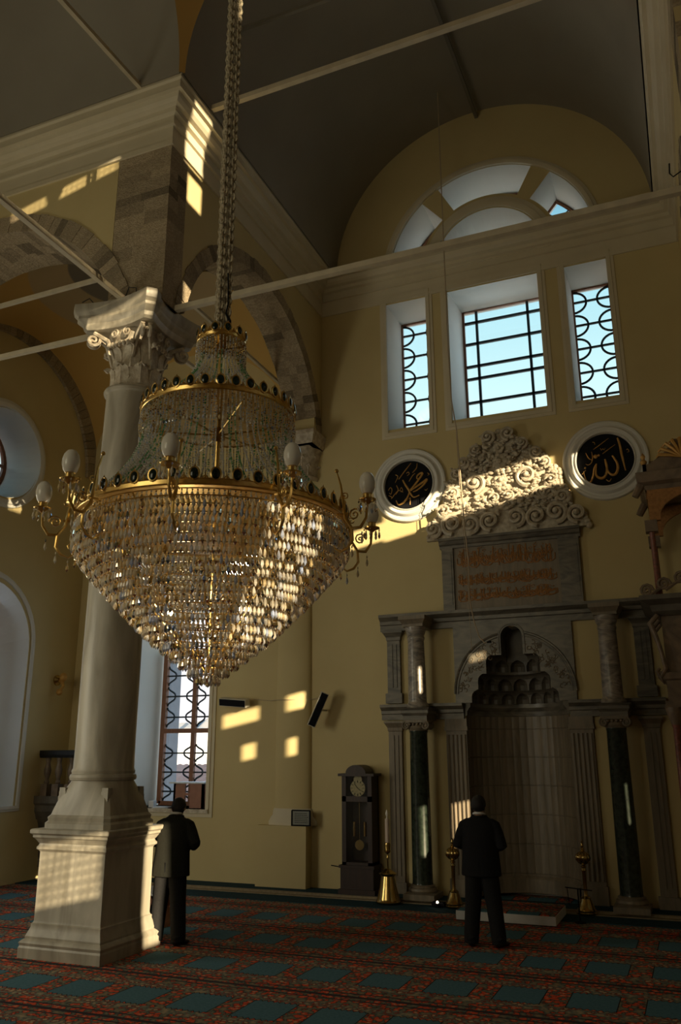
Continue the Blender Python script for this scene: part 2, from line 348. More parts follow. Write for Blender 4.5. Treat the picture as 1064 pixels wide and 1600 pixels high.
def tag(o, label, cat, group=None, kind=None):
    o['label'] = label; o['category'] = cat
    if group: o['group'] = group
    if kind: o['kind'] = kind
    return o
def struct(o): o['kind'] = 'structure'; return o
def sempty(name, loc): 
    o = bpy.data.objects.new(name, None); C.objects.link(o); o.location = loc; o['kind'] = 'structure'; return o
def boolean(base, cutters):
    """difference of mesh object base with each cutter MB; returns base with the new mesh"""
    tmp = []
    for i, c in enumerate(cutters):
        o = c.obj('cut', None, smooth=0); tmp.append(o)
        md = base.modifiers.new('b%d' % i, 'BOOLEAN'); md.object = o; md.operation = 'DIFFERENCE'; md.solver = 'EXACT'
    dg = bpy.context.evaluated_depsgraph_get(); dg.update()
    me = bpy.data.meshes.new_from_object(base.evaluated_get(dg)); base.modifiers.clear(); base.data = me
    for o in tmp: bpy.data.objects.remove(o)
    return base
def remesh(o, voxel, smooth_it=2):
    md = o.modifiers.new('r', 'REMESH'); md.mode = 'VOXEL'; md.voxel_size = voxel
    if smooth_it:
        m2 = o.modifiers.new('s', 'SMOOTH'); m2.iterations = smooth_it; m2.factor = 0.5
    dg = bpy.context.evaluated_depsgraph_get(); dg.update()
    mats = list(o.data.materials)
    me = bpy.data.meshes.new_from_object(o.evaluated_get(dg)); o.modifiers.clear(); me.materials.clear()
    for m in mats: me.materials.append(m)
    me.shade_smooth(); o.data = me; return o
def arc(cx, cz, r, a0, a1, n): return [(cx + r * math.cos(math.radians(a0 + (a1 - a0) * i / n)), cz + r * math.sin(math.radians(a0 + (a1 - a0) * i / n))) for i in range(n + 1)]
def frustum(front, yf, back, yb, axis='y'):
    mb = MB(); n = len(front)
    mk = (lambda p, t: (p[0], t, p[1])) if axis == 'y' else (lambda p, t: (t, p[0], p[1]))
    vs = [mk(p, yf) for p in front] + [mk(p, yb) for p in back]
    mb.add(vs, [tuple(range(n)), tuple(range(2 * n - 1, n - 1, -1))] + [(i, i + n, (i + 1) % n + n, (i + 1) % n) for i in range(n)])
    return mb
def rect(x0, x1, z0, z1): return [(x0, z0), (x1, z0), (x1, z1), (x0, z1)]
# ================================================================ THE SETTING
D = 13.1
ZC0, ZC1 = 10.22, 11.05            # entablature
def assign(o, front_mat, other_mat, test):
    me = o.data; me.materials.clear(); me.materials.append(front_mat); me.materials.append(other_mat)
    for p in me.polygons: p.material_index = 0 if test(p, me) else 1
    me.shade_flat()
# floor, kerb step with runner
mb = MB(); mb.box(-12.2, 6.4, -5.2, 14.3, -0.2, 0.0); struct(mb.obj('floor', M['carpet'], smooth=0))
mb = MB(); mb.box(-10.99, 6.19, 12.02, 13.09, 0.0, 0.008); struct(mb.obj('floor_runner', M['teal'], smooth=0))
mb = MB(); mb.box(-10.99, 6.19, 12.60, 12.66, 0.0, 0.05); mb.box(-10.99, 6.19, 12.50, 12.60, 0.0, 0.02)
struct(mb.obj('trim_kerb', M['beige'], smooth=0))
mb = MB(); mb.box(-10.99, 6.19, 12.66, 13.09, 0.0, 0.052); struct(mb.obj('floor_step', M['teal'], smooth=0))

# mihrab wall with its openings
mb = MB(); mb.box(-12.0, 6.4, D, 14.1, -0.2, 14.6)
wall = mb.obj('wall_back', M['ochre'], smooth=0)
cut = []
WIN = [(-4.46, -3.69, -4.44, -3.71), (-3.29, -1.65, -3.21, -1.73), (-1.20, -0.50, -1.18, -0.52)]
for x0, x1, b0, b1 in WIN:
    cut.append(frustum(rect(x0, x1, 7.6, 10.17), D - 0.2, rect(b0, b1, 7.99, 10.2), 14.2))
LWX = (-9.10, -7.93)   # lower window of the corner bay
cut.append(frustum(rect(-9.72, -7.93, 1.19, 4.75), D - 0.2, rect(-9.50, -8.02, 1.19, 4.7), 14.2))
LC = (-2.49, 10.75)
def ring_seg(r0, r1, a0, a1, n=20): return arc(*LC, r1, a0, a1, n) + arc(*LC, r0, a1, a0, n)
for a0, a1 in ((10, 50), (62, 118), (130, 170)):
    cut.append(frustum(ring_seg(1.26, 1.86, a0, a1), D - 0.2, ring_seg(1.26, 1.86, a0, a1), 14.2))
cut.append(frustum(arc(*LC, 0.98, 15, 165, 24), D - 0.2, arc(*LC, 0.92, 15, 165, 24), 14.2))
cut.append(frustum(rect(-3.28, -1.70, -0.1, 4.02), D - 0.2, rect(-3.28, -1.70, -0.1, 4.02), 13.98))
boolean(wall, cut)
assign(wall, M['ochre'], M['white'], lambda p, me: all(abs(me.vertices[i].co.y - D) < 0.01 for i in p.vertices) or p.center.z < 1.1)
struct(wall)

# left wall
mb = MB(); mb.box(-12.0, -11.0, -5.2, 13.1, -0.2, 14.6)
wl = mb.obj('wall_left', M['ochre'], smooth=0)
ROC, NIC = (10.73, 7.37), 10.72
def circ(c, r, n=40): return [(c[0] + r * math.cos(2 * PI * i / n), c[1] + r * math.sin(2 * PI * i / n)) for i in range(n)]
def arched(yc, hw, z0, zs, n=20): return [(yc - hw, z0), (yc + hw, z0)] + arc(yc, zs, hw, 0, 180, n)
cut = [frustum(circ(ROC, 0.86), -10.8, circ((10.95, 7.50), 0.68), -12.2, 'x'),
       frustum(arched(NIC, 1.13, 1.26, 4.0), -10.8, arched(NIC, 0.80, 1.26, 3.8), -12.2, 'x')]
for yc in (5.0, -0.5):
    cut.append(frustum(arched(yc, 1.0, 1.3, 4.0), -10.8, arched(yc, 0.8, 1.3, 3.8), -12.2, 'x'))
    cut.append(frustum(circ((yc, 7.4), 0.86), -10.8, circ((yc, 7.4), 0.6), -12.2, 'x'))
boolean(wl, cut)
assign(wl, M['ochre'], M['white'], lambda p, me: all(abs(me.vertices[i].co.x + 11) < 0.01 for i in p.vertices))
struct(wl)

# right wall: unseen openings, each placed to cast a sun patch
mb = MB(); mb.box(6.2, 6.25, -5.2, 13.1, -0.2, 14.6)
wr = mb.obj('wall_right', M['ochre'], smooth=0)
TX = 6.2
def src(x, y, z):                    # the point of the right wall the sun passes on its way to (x, y, z)
    t = (TX - x) / -SUN.x
    return y - SUN.y * t, z - SUN.z * t
def opening_from(p, q, grow=0.0):
    a, b = src(*p), src(*q)
    return (min(a[0], b[0]) - grow, max(a[0], b[0]) + grow, min(a[1], b[1]) - grow, max(a[1], b[1]) + grow)
SUN_OPENINGS = [
    opening_from((-4.50, 13.0, 5.62), (-1.50, 13.0, 6.80)),            # light on the crest
    opening_from((-5.30, 13.0, 5.50), (-4.45, 13.0, 6.00)),
    opening_from((-1.36, 13.0, 6.15), (-1.20, 13.0, 6.75)),            # and under the left medallion
    opening_from((-7.70, 13.1, 2.52), (-6.95, 13.1, 2.90)),
    opening_from((-7.30, 13.1, 1.98), (-7.00, 13.1, 2.30)),
    opening_from((-6.40, 12.97, 2.78), (-5.98, 12.97, 3.13)),          # beside the two speakers
    opening_from((-6.38, 12.97, 2.05), (-6.15, 12.97, 2.38)),
    opening_from((-4.00, 12.62, 0.62), (-3.80, 12.62, 1.36)),          # on the left green column
    opening_from((-3.60, 13.05, 0.85), (-3.27, 13.05, 1.42)),          # and the niche pilaster
    opening_from((-3.93, 12.62, 3.00), (-3.82, 12.62, 3.42)),          # on the banded column above
    opening_from((-3.22, 13.04, 3.46), (-2.92, 13.04, 3.66)),          # a scrap on the hood
    opening_from((-1.02, 12.62, 1.15), (-0.94, 12.62, 1.70)),          # on the right green column
    opening_from((-6.02, 8.62, 0.02), (-5.98, 8.93, 1.32)),            # edge of the great column's pedestal
    opening_from((-5.80, 8.40, 7.95), (-5.78, 9.00, 8.95)),            # edge of the stone pier
    opening_from((-5.60, 8.10, 10.22), (-5.60, 8.58, 10.93)),          # on the cornice
    opening_from((-5.78, 8.35, 9.60), (-5.76, 8.72, 10.05)),
]
DIMMED_OPENINGS = [
    opening_from((-6.98, 7.92, 0.45), (-6.10, 7.92, 1.30)),            # dappled light on the pedestal front
    opening_from((-7.00, 7.85, 7.20), (-5.85, 7.85, 7.85)),            # on the capital
    opening_from((-8.60, 7.95, 9.86), (-6.70, 7.95, 10.08)),           # streak over the front arch
    opening_from((-6.34, 5.20, 7.86), (-6.22, 7.95, 7.95)),            # along the near tie rod
    opening_from((-2.75, 4.60, 2.75), (-2.05, 4.60, 3.60)),            # on the chandelier
]
cut = []
for y0, y1, z0, z1 in SUN_OPENINGS + DIMMED_OPENINGS:
    c_ = MB(); c_.box(6.0, 6.9, y0, y1, z0, z1); cut.append(c_)
boolean(wr, cut)
assign(wr, M['ochre'], M['ochre'], lambda p, me: True)
struct(wr)
mb = MB()                              # unseen lattice added to dim the sun through these openings
for y0, y1, z0, z1 in DIMMED_OPENINGS:
    n_ = max(2, int((y1 - y0) / .07)); m_ = max(2, int((z1 - z0) / .09))
    for i in range(n_ + 1): mb.bar((6.23, y0 + (y1 - y0) * i / n_, z0), (6.23, y0 + (y1 - y0) * i / n_, z1), .018)
    for i in range(m_ + 1): mb.bar((6.225, y0, z0 + (z1 - z0) * i / m_), (6.225, y1, z0 + (z1 - z0) * i / m_), .022)
struct(mb.obj('window_lattice', M['window_wood'], smooth=0))
mb = MB(); mb.box(-12.0, 6.7, -5.7, -5.2, -0.2, 14.6); struct(mb.obj('wall_rear', M['ochre'], smooth=0))
mb = MB(); mb.box(-12.0, 6.7, -5.7, 14.1, 14.6, 15.0); struct(mb.obj('ceiling_roof', M['orange'], smooth=0))

# ---- window joinery
def window(n, frame_bars, grille, pane, frame_m='window_wood', origin=(0, 0, 0)):
    r = sempty('window_%d' % n, origin)
    f = MB()
    for a, b, w, h in frame_bars: f.bar(a, b, w, h)
    f.obj('window_frame', M[frame_m], r, smooth=0)
    if grille: grille.obj('grille', M['grille'], r)
    pane.obj('window_pane', M['glass'], r, smooth=0)
    return r
YG = 13.98
def rect_frame(x0, x1, z0, z1, w=0.05, y=YG): 
    return [((x0, y, z0), (x0, y, z1), w, w), ((x1, y, z0), (x1, y, z1), w, w), ((x0, y, z0), (x1, y, z0), w, w), ((x0, y, z1), (x1, y, z1), w, w)]
def side_win(n, x0, x1):
    z0, z1 = 7.99, 10.19; w = x1 - x0; g = MB(); pitch = 0.465; r_ = 0.205
    for k in range(6):
        zc = z0 + 0.10 + pitch * k
        if zc > z1: break
        if k < 5: g.bar((x0, YG + .02, zc), (x1, YG + .02, zc), 0.034)
        for s_, xe in ((1, x0), (-1, x1)):
            zz = zc + (0 if s_ > 0 else -0.0)
            pts = []
            for i in range(15):
                a = math.radians(-90 + 180 * i / 14); z_ = zz + r_ * math.sin(a)
                if z0 < z_ < z1: pts.append((xe + s_ * r_ * 1.15 * math.cos(a), YG + .02, z_))
            if len(pts) > 2: g.tube(pts, 0.021, 6)
    p = MB(); p.box(x0, x1, YG + .035, YG + .042, z0, z1)
    return window(n, rect_frame(x0, x1, z0, z1), g, p, origin=((x0 + x1) / 2, YG, z0))
side_win(1, -4.44, -3.71); side_win(3, -1.18, -0.52)
x0, x1, z0, z1 = -3.21, -1.73, 7.99, 10.2; g = MB()
for f_ in (.17, .82): g.bar((x0 + (x1 - x0) * f_, YG + .02, z0), (x0 + (x1 - x0) * f_, YG + .02, z1), 0.046)
for f_ in (.15, .365, .48, .69, .89): g.bar((x0, YG + .02, z0 + (z1 - z0) * f_), (x1, YG + .02, z0 + (z1 - z0) * f_), 0.046)
p = MB(); p.box(x0, x1, YG + .035, YG + .042, z0, z1)
window(2, rect_frame(x0, x1, z0, z1), g, p, origin=(-2.47, YG, z0))
# lunette lights
for n_, (a0, a1) in ((4, (10, 50)), (5, (62, 118)), (6, (130, 170))):
    r_ = sempty('window_%d' % n_, (LC[0], YG, LC[1])); f = MB()
    out = [(x, YG, z) for x, z in arc(*LC, 1.83, a0, a1, 16)]; inn = [(x, YG, z) for x, z in arc(*LC, 1.29, a0, a1, 16)]
    f.tube(out, 0.035, 4); f.tube(inn, 0.035, 4); f.tube([out[0], inn[0]], 0.035, 4); f.tube([out[-1], inn[-1]], 0.035, 4)
    f.obj('window_frame', M['window_wood'], r_, smooth=0)
    g = MB(); mid = [(x, YG + .02, z) for x, z in arc(*LC, 1.56, a0, a1, 16)]; g.tube(mid, 0.012, 6)
    for q in range(1, 4):
        a = math.radians(a0 + (a1 - a0) * q / 4); g.tube([(LC[0] + 1.29 * math.cos(a), YG + .02, LC[1] + 1.29 * math.sin(a)), (LC[0] + 1.83 * math.cos(a), YG + .02, LC[1] + 1.83 * math.sin(a))], 0.012, 6)
    g.obj('grille', M['grille'], r_)
    p = MB(); p.prism(ring_seg(1.28, 1.84, a0, a1), 'y', YG + .035, YG + .042); p.obj('window_pane', M['glass'], r_, smooth=0)
r_ = sempty('window_10', (LC[0], YG, LC[1])); f = MB(); out = [(x, YG, z) for x, z in arc(*LC, .90, 17, 163, 20)]; f.tube(out, .035, 4); f.bar(out[0], out[-1], .06); f.bar((LC[0], YG, LC[1] + .3), (LC[0], YG, LC[1] + .9), .03); f.obj('window_frame', M['window_wood'], r_, smooth=0)
p = MB(); p.prism(arc(*LC, .90, 17, 163, 20), 'y', YG + .035, YG + .042); p.obj('window_pane', M['glass'], r_, smooth=0)
# tall lower window of the corner bay
x0, x1, z0, z1 = -9.43, -8.07, 1.22, 4.00; y_ = 13.9; xm = -8.75; zm = 2.53
fb = rect_frame(x0, x1, z0, z1, .09, y_) + [((xm, y_, z0), (xm, y_, z1), .085, .07), ((x0, y_, zm), (x1, y_, zm), .13, .08)]
g = MB()
def ogee_grille(g, xa, xb, za, zb, nrow):
    pz = (zb - za) / nrow
    for k in range(int(nrow)):
        zc = zb - pz * (k + 1.0) 
        g.bar((xa, y_ + .03, zc), (xb, y_ + .03, zc), 0.028)
        for s_, xe in ((1, xa), (-1, xb)):
            pts = []
            for i in range(21):
                t = -1 + 2 * i / 20; at = abs(t)
                d = 0.155 * (1 - at) ** 0.9 + 0.030 * math.sin(at * PI * 2)
                pts.append((xe + s_ * max(0.0, d + 0.01), y_ + .03, zc + t * pz * 0.47))
            g.tube(pts, 0.017, 6)
for za, zb in ((z0 + .04, zm - .06), (zm + .06, z1 - .04)):
    ogee_grille(g, x0 + .04, xm - .04, za, zb, 3.5); ogee_grille(g, xm + .04, x1 - .04, za, zb, 3.5)
p = MB(); p.box(x0, x1, y_ + .045, y_ + .052, z0, z1)
window(7, fb, g, p, origin=((x0 + x1) / 2, y_, z0))
mb = MB(); mb.box(-9.76, -7.86, 13.03, 13.86, 1.13, 1.19); struct(mb.obj('window_sill', M['marble_cap'], smooth=0))
# round and arched windows in the left wall
r_ = sempty('window_8', (-11.9, 10.80, 7.40)); f = MB(); ring = [(-11.9, y, z) for y, z in circ((10.95, 7.50), 0.67, 36)]
f.tube(ring + [ring[0]], 0.06, 6, caps=False); f.bar((-11.9, 10.95, 6.85), (-11.9, 10.95, 8.15), .05); f.bar((-11.9, 10.3, 7.5), (-11.9, 11.6, 7.5), .05)
f.obj('window_frame', M['window_wood'], r_)
g = MB(); ring = [(-11.93, y, z) for y, z in circ((10.95, 7.50), 0.42, 30)]; g.tube(ring + [ring[0]], 0.012, 6, caps=False); g.obj('grille', M['grille'], r_)
p = MB(); p.prism(circ((10.95, 7.50), 0.67), 'x', -11.96, -11.95); p.obj('window_pane', M['glass'], r_, smooth=0)
r_ = sempty('window_9', (-11.9, NIC, 1.3)); f = MB(); ring = [(-11.9, y, z) for y, z in arched(NIC, 0.80, 1.28, 3.8)]
f.tube(ring + [ring[0]], 0.05, 4, caps=False); f.bar((-11.9, NIC, 1.3), (-11.9, NIC, 4.6), .07)
for z_ in (2.1, 2.95, 3.8): f.bar((-11.9, NIC - .8, z_), (-11.9, NIC + .8, z_), .05)
f.obj('window_frame', M['window_wood'], r_, smooth=0)
p = MB(); p.prism(arched(NIC, 0.80, 1.28, 3.8), 'x', -11.96, -11.95); p.obj('window_pane', M['glass'], r_, smooth=0)

# ---- window and lunette mouldings
def frame_trim(name, outline, w, depth, y=D, inner_closed=True, m='cream'):
    """raised band around an outline of (x, z) points, following it outwards"""
    mb = MB(); n = len(outline); P = [Vector(p) for p in outline]; out = []
    prof = [(0, 0), (0, depth * .8), (w * .25, depth), (w * .55, depth), (w * .6, depth * .6), (w, depth * .45), (w, 0)]
    area_ = sum(P[i].x * P[(i + 1) % n].y - P[(i + 1) % n].x * P[i].y for i in range(n)); sg = 1 if area_ > 0 else -1
    vs = []
    for i in range(n):
        a = (P[i] - P[i - 1]).normalized(); b = (P[(i + 1) % n] - P[i]).normalized()
        na = Vector((a.y, -a.x)) * sg; nb = Vector((b.y, -b.x)) * sg; mn = (na + nb) / max(.3, 1 + na.dot(nb))
        for o_, d_ in prof: vs.append((P[i].x + mn.x * o_, y - d_, P[i].y + mn.y * o_))
    k = len(prof); fs = [(i * k + q, ((i + 1) % n) * k + q, ((i + 1) % n) * k + q + 1, i * k + q + 1) for i in range(n) for q in range(k - 1)]
    mb.add(vs, fs); return mb
for i, (x0, x1, _, _) in enumerate(WIN): struct(frame_trim('', rect(x0, x1, 7.6, 10.26), 0.12, 0.035).obj('trim_%d' % (i + 1), M['cream'], smooth=30))
struct(frame_trim('', rect(-9.72, -7.93, 1.19, 4.75), 0.13, 0.05).obj('trim_4', M['cream'], smooth=30))
struct(frame_trim('', arc(*LC, 1.87, 0, 180, 48), 0.14, 0.06).obj('trim_5', M['cream'], smooth=30))
struct(frame_trim('', arc(*LC, 0.99, 0, 180, 36), 0.20, 0.05).obj('trim_6', M['cream'], smooth=30))
def side_trim(pts, w, d):
    mb = frame_trim('', pts, w, d, y=0.0); mb.v = [(-11.0 - v[1], v[0], v[2]) for v in mb.v]; return mb
struct(side_trim(circ(ROC, 0.86), 0.15, 0.05).obj('trim_7', M['white'], smooth=30))
struct(side_trim(arched(NIC, 1.13, 1.26, 4.0), 0.09, 0.04).obj('trim_8', M['white'], smooth=30))

# ---- entablature round the crossing and the mihrab arm
prof = [(0, 10.20), (0.03, 10.20), (0.03, 10.27), (0.015, 10.275), (0.015, 10.50), (0.05, 10.51), (0.05, 10.55), (0.035, 10.56), (0.035, 10.66),
        (0.09, 10.68), (0.10, 10.74), (0.16, 10.76), (0.20, 10.80), (0.22, 10.86), (0.27, 10.87), (0.27, 10.98), (0.30, 11.0), (0.30, 11.05), (0, 11.05)]
CORN = [(-11.0, 7.95), (-5.78, 7.95), (-5.78, D), (0.66, D), (0.66, 7.95), (6.2, 7.95)]
mb = MB(); mb.sweep(CORN, prof); struct(mb.obj('trim_cornice', M['cream'], smooth=25))
mb = MB(); mb.sweep([(6.2, 1.52), (0.66, 1.52), (0.66, -5.2)], prof, flip=1); mb.sweep([(-5.78, -5.2), (-5.78, 1.52), (-11.0, 1.52)], prof, flip=1)
struct(mb.obj('trim_cornice_rear', M['cream'], smooth=25))

# ---- arcade walls with stone arches
def arcade(name, box, cutter):
    mb = MB(); mb.box(*box); o = mb.obj(name, M['ochre'], smooth=0); boolean(o, [cutter]); assign(o, M['ochre'], M['ochre'], lambda p, me: True); return struct(o)
def cyl_x(yc, zc, r, x0, x1): m_ = MB(); m_.prism(circ((yc, zc), r, 72), 'x', x0, x1); return m_
def cyl_y(xc, zc, r, y0, y1): m_ = MB(); m_.prism(circ((xc, zc), r, 72), 'y', y0, y1); return m_
AX, AY = (10.66, 7.38), (-8.85, 7.13)
arcade('wall_arcade', (-6.36, -5.78, 8.36, D + .01, 7.82, 11.04), cyl_x(*AX, 2.46, -6.9, -5.5))
arcade('wall_arcade_front', (-11.01, -6.655, 7.95, 8.85, 7.75, 11.04), cyl_y(*AY, 2.68, 7.7, 9.1))
arcade('wall_arcade_right', (0.66, 1.5, 7.95, D + .01, 7.7, 11.04), cyl_x(10.5, 7.66, 2.0, 0.4, 1.8))
def voussoirs(name, c, r0, r1, a0, a1, n, lo, hi, axis):
    mb = MB(); rr = random.Random(len(name) + int(c[0] * 10))
    for k in range(n):
        b0 = math.radians(a0 + (a1 - a0) * (k + .01) / n); b1 = math.radians(a0 + (a1 - a0) * (k + .99) / n); j = rr.uniform(-.012, .012)
        sub = 3; po = [(c[0] + (r1 + j) * math.cos(b0 + (b1 - b0) * i / sub), c[1] + (r1 + j) * math.sin(b0 + (b1 - b0) * i / sub)) for i in range(sub + 1)]
        pi_ = [(c[0] + r0 * math.cos(b1 - (b1 - b0) * i / sub), c[1] + r0 * math.sin(b1 - (b1 - b0) * i / sub)) for i in range(sub + 1)]
        # two or three stones across the soffit
        cuts = [lo - rr.uniform(0, .012), lo + (hi - lo) * rr.uniform(.3, .45), lo + (hi - lo) * rr.uniform(.6, .75), hi + rr.uniform(0, .012)]
        for q in range(3): mb.prism(po + pi_, axis, cuts[q], cuts[q + 1] - .001, shade=rr.choice([.72, .88, 1.0, 1.06, .95, 1.0, .8, .5]))
    mb2 = MB(); mb2.v, mb2.f, mb2.c = [], [], []
    return struct(mb.obj(name, M['stone'], smooth=0))
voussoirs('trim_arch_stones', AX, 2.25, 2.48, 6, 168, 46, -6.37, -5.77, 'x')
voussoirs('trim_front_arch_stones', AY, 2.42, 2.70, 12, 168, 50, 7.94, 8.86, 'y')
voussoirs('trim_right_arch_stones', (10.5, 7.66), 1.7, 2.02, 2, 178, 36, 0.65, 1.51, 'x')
# wall arch band in the corner bay
mb = MB(); rr = random.Random(3)
for k in range(44):
    a0 = 2 + 176 * k / 44; a1 = 2 + 176 * (k + .94) / 44
    po = arc(10.75, 7.5, 2.50, a0, a1, 2) + arc(10.75, 7.5, 2.16, a1, a0, 2); mb.prism(po, 'x', -11.0, -10.93, shade=rr.choice([.7, .85, 1.0, .9]))
struct(mb.obj('trim_bay_arch_stones', M['stone'], smooth=0))
# stone pier above the great column
def pier(name, x0, x1, y0, y1):
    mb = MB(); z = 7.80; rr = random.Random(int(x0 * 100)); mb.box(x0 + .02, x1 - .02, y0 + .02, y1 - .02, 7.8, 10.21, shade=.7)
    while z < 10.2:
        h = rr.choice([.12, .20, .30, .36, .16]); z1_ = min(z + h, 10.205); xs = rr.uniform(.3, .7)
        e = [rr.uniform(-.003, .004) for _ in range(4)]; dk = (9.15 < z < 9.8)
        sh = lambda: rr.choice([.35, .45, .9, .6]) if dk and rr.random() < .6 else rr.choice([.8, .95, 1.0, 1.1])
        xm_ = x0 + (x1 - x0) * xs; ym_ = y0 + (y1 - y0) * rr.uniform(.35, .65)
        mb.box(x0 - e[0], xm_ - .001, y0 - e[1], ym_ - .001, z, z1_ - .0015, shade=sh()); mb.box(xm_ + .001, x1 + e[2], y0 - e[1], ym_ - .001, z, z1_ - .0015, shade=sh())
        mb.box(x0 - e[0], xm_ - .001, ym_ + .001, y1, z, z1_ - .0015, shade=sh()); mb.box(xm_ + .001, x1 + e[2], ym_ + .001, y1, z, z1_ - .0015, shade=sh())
        z = z1_
    return struct(mb.obj(name, M['stone'], smooth=0))
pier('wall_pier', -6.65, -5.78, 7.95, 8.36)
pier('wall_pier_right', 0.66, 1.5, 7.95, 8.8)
mb = MB(); mb.box(-11.0, -10.62, 7.95, 8.85, 0.0, 7.76); struct(mb.obj('wall_pier_left', M['ochre'], smooth=0))  # unseen pier added to shade the left window recess

# ---- vaults
def vault_y(name, xc, zc, r, y0, y1, m, n=48):
    mb = MB(); vs = []
    for y in (y0, y1):
        for rr_ in (r, r + .35): vs += [(xc + rr_ * math.cos(PI * i / n), y, zc + rr_ * math.sin(PI * i / n)) for i in range(n + 1)]
    k = n + 1; fs = []
    for i in range(n):
        fs += [(i, i + 1, 2 * k + i + 1, 2 * k + i), (k + i, 3 * k + i, 3 * k + i + 1, k + i + 1), (i, k + i, k + i + 1, i + 1), (2 * k + i, 2 * k + i + 1, 3 * k + i + 1, 3 * k + i)]
    mb.add(vs, fs); return mb
vr = 2.90; VZ = 11.03
struct(vault_y('', -2.56, VZ, vr, 7.66, D, 'grey').obj('ceiling_mihrab_vault', M['grey'], smooth=40))
for nm, xa, xb in (('ceiling_left_vault', -11.0, -5.50),):
    mb = vault_y('', 4.735, VZ, vr, xa, xb, 'grey'); mb.v = [(v[1], v[0], v[2]) for v in mb.v]; struct(mb.obj(nm, M['grey'], smooth=40))
struct(vault_y('', -2.56, VZ, vr, -5.2, -1.20, 'grey').obj('ceiling_rear_vault', M['grey'], smooth=40))
# pendentives between the four arches (part of a sphere through the corners)
cx_, cy_ = -2.56, 4.735; hs = 2.93; RS = math.hypot(2.93, 2.87)
for q, (sxn, syn) in enumerate(((-1, 1), (1, 1), (1, -1), (-1, -1))):
    mb = MB(); n = 20; vs = []; zt = math.sqrt(max(0, RS * RS - hs * hs))
    for i in range(n + 1):
        h_ = zt * (1 - (1 - i / n) ** 1.0)
        rad = math.sqrt(max(RS * RS - h_ * h_, 0)); a_lim = math.acos(min(1, hs / rad)) if rad > hs else 0
        for j in range(n + 1):
            a = a_lim + (PI / 2 - 2 * a_lim) * j / n
            vs.append((cx_ + sxn * rad * math.cos(a), cy_ + syn * rad * math.sin(a), VZ + h_))
    mb.add(vs, [(i * (n + 1) + j, i * (n + 1) + j + 1, (i + 1) * (n + 1) + j + 1, (i + 1) * (n + 1) + j) for i in range(n) for j in range(n)])
    struct(mb.obj('ceiling_pendentive_%d' % (q + 1), M['orange'], smooth=60))
# corner bay: sail vault with painted discs
bx0, bx1, by0, by1 = -11.0, -6.36, 8.85, D; bcx, bcy = (bx0 + bx1) / 2, (by0 + by1) / 2
mb = MB(); n = 36; hxx, hyy = (bx1 - bx0) / 2, (by1 - by0) / 2; RB = math.hypot(hxx, hyy) + .02; vs = []
for i in range(n + 1):
    for j in range(n + 1):
        x = -hxx + 2 * hxx * i / n; y = -hyy + 2 * hyy * j / n; vs.append((bcx + x, bcy + y, 7.62 + math.sqrt(max(0, RB * RB - x * x - y * y))))
mb.add(vs, [(i * (n + 1) + j, (i + 1) * (n + 1) + j, (i + 1) * (n + 1) + j + 1, i * (n + 1) + j + 1) for i in range(n) for j in range(n)])
struct(mb.obj('ceiling_bay_vault', M['bayvault'], smooth=60, origin=(bcx, bcy, 7.62)))

# ---- engaged pilaster on the mihrab wall
mb = MB(); mb.box(-6.83, -5.93, 12.88, D, 0.05, 0.98); struct(mb.obj('wall_pilaster_pedestal', M['ochre'], smooth=0))
def ell(mb, cx, prof, ry, n=24):
    vs = []
    for r, z in prof: vs += [(cx + r * math.cos(PI + PI * k / n), D + ry * (r / .32) * math.sin(PI + PI * k / n), z) for k in range(n + 1)]
    k_ = n + 1; mb.add(vs, [(i * k_ + k, i * k_ + k + 1, (i + 1) * k_ + k + 1, (i + 1) * k_ + k) for i in range(len(prof) - 1) for k in range(n)])
    mb.add([vs[-k_ + i] for i in range(k_)], [tuple(range(k_))])
mb = MB(); ell(mb, -6.27, [(.44, .98), (.44, 1.03), (.42, 1.06), (.40, 1.10), (.37, 1.13), (.36, 1.2), (.345, 1.24)], .12); struct(mb.obj('trim_pilaster_base', M['cream']))
mb = MB(); ell(mb, -6.27, [(.335, 1.24), (.31, 6.9)], .13); struct(mb.obj('wall_pilaster_shaft', M['ochre'], smooth=60))
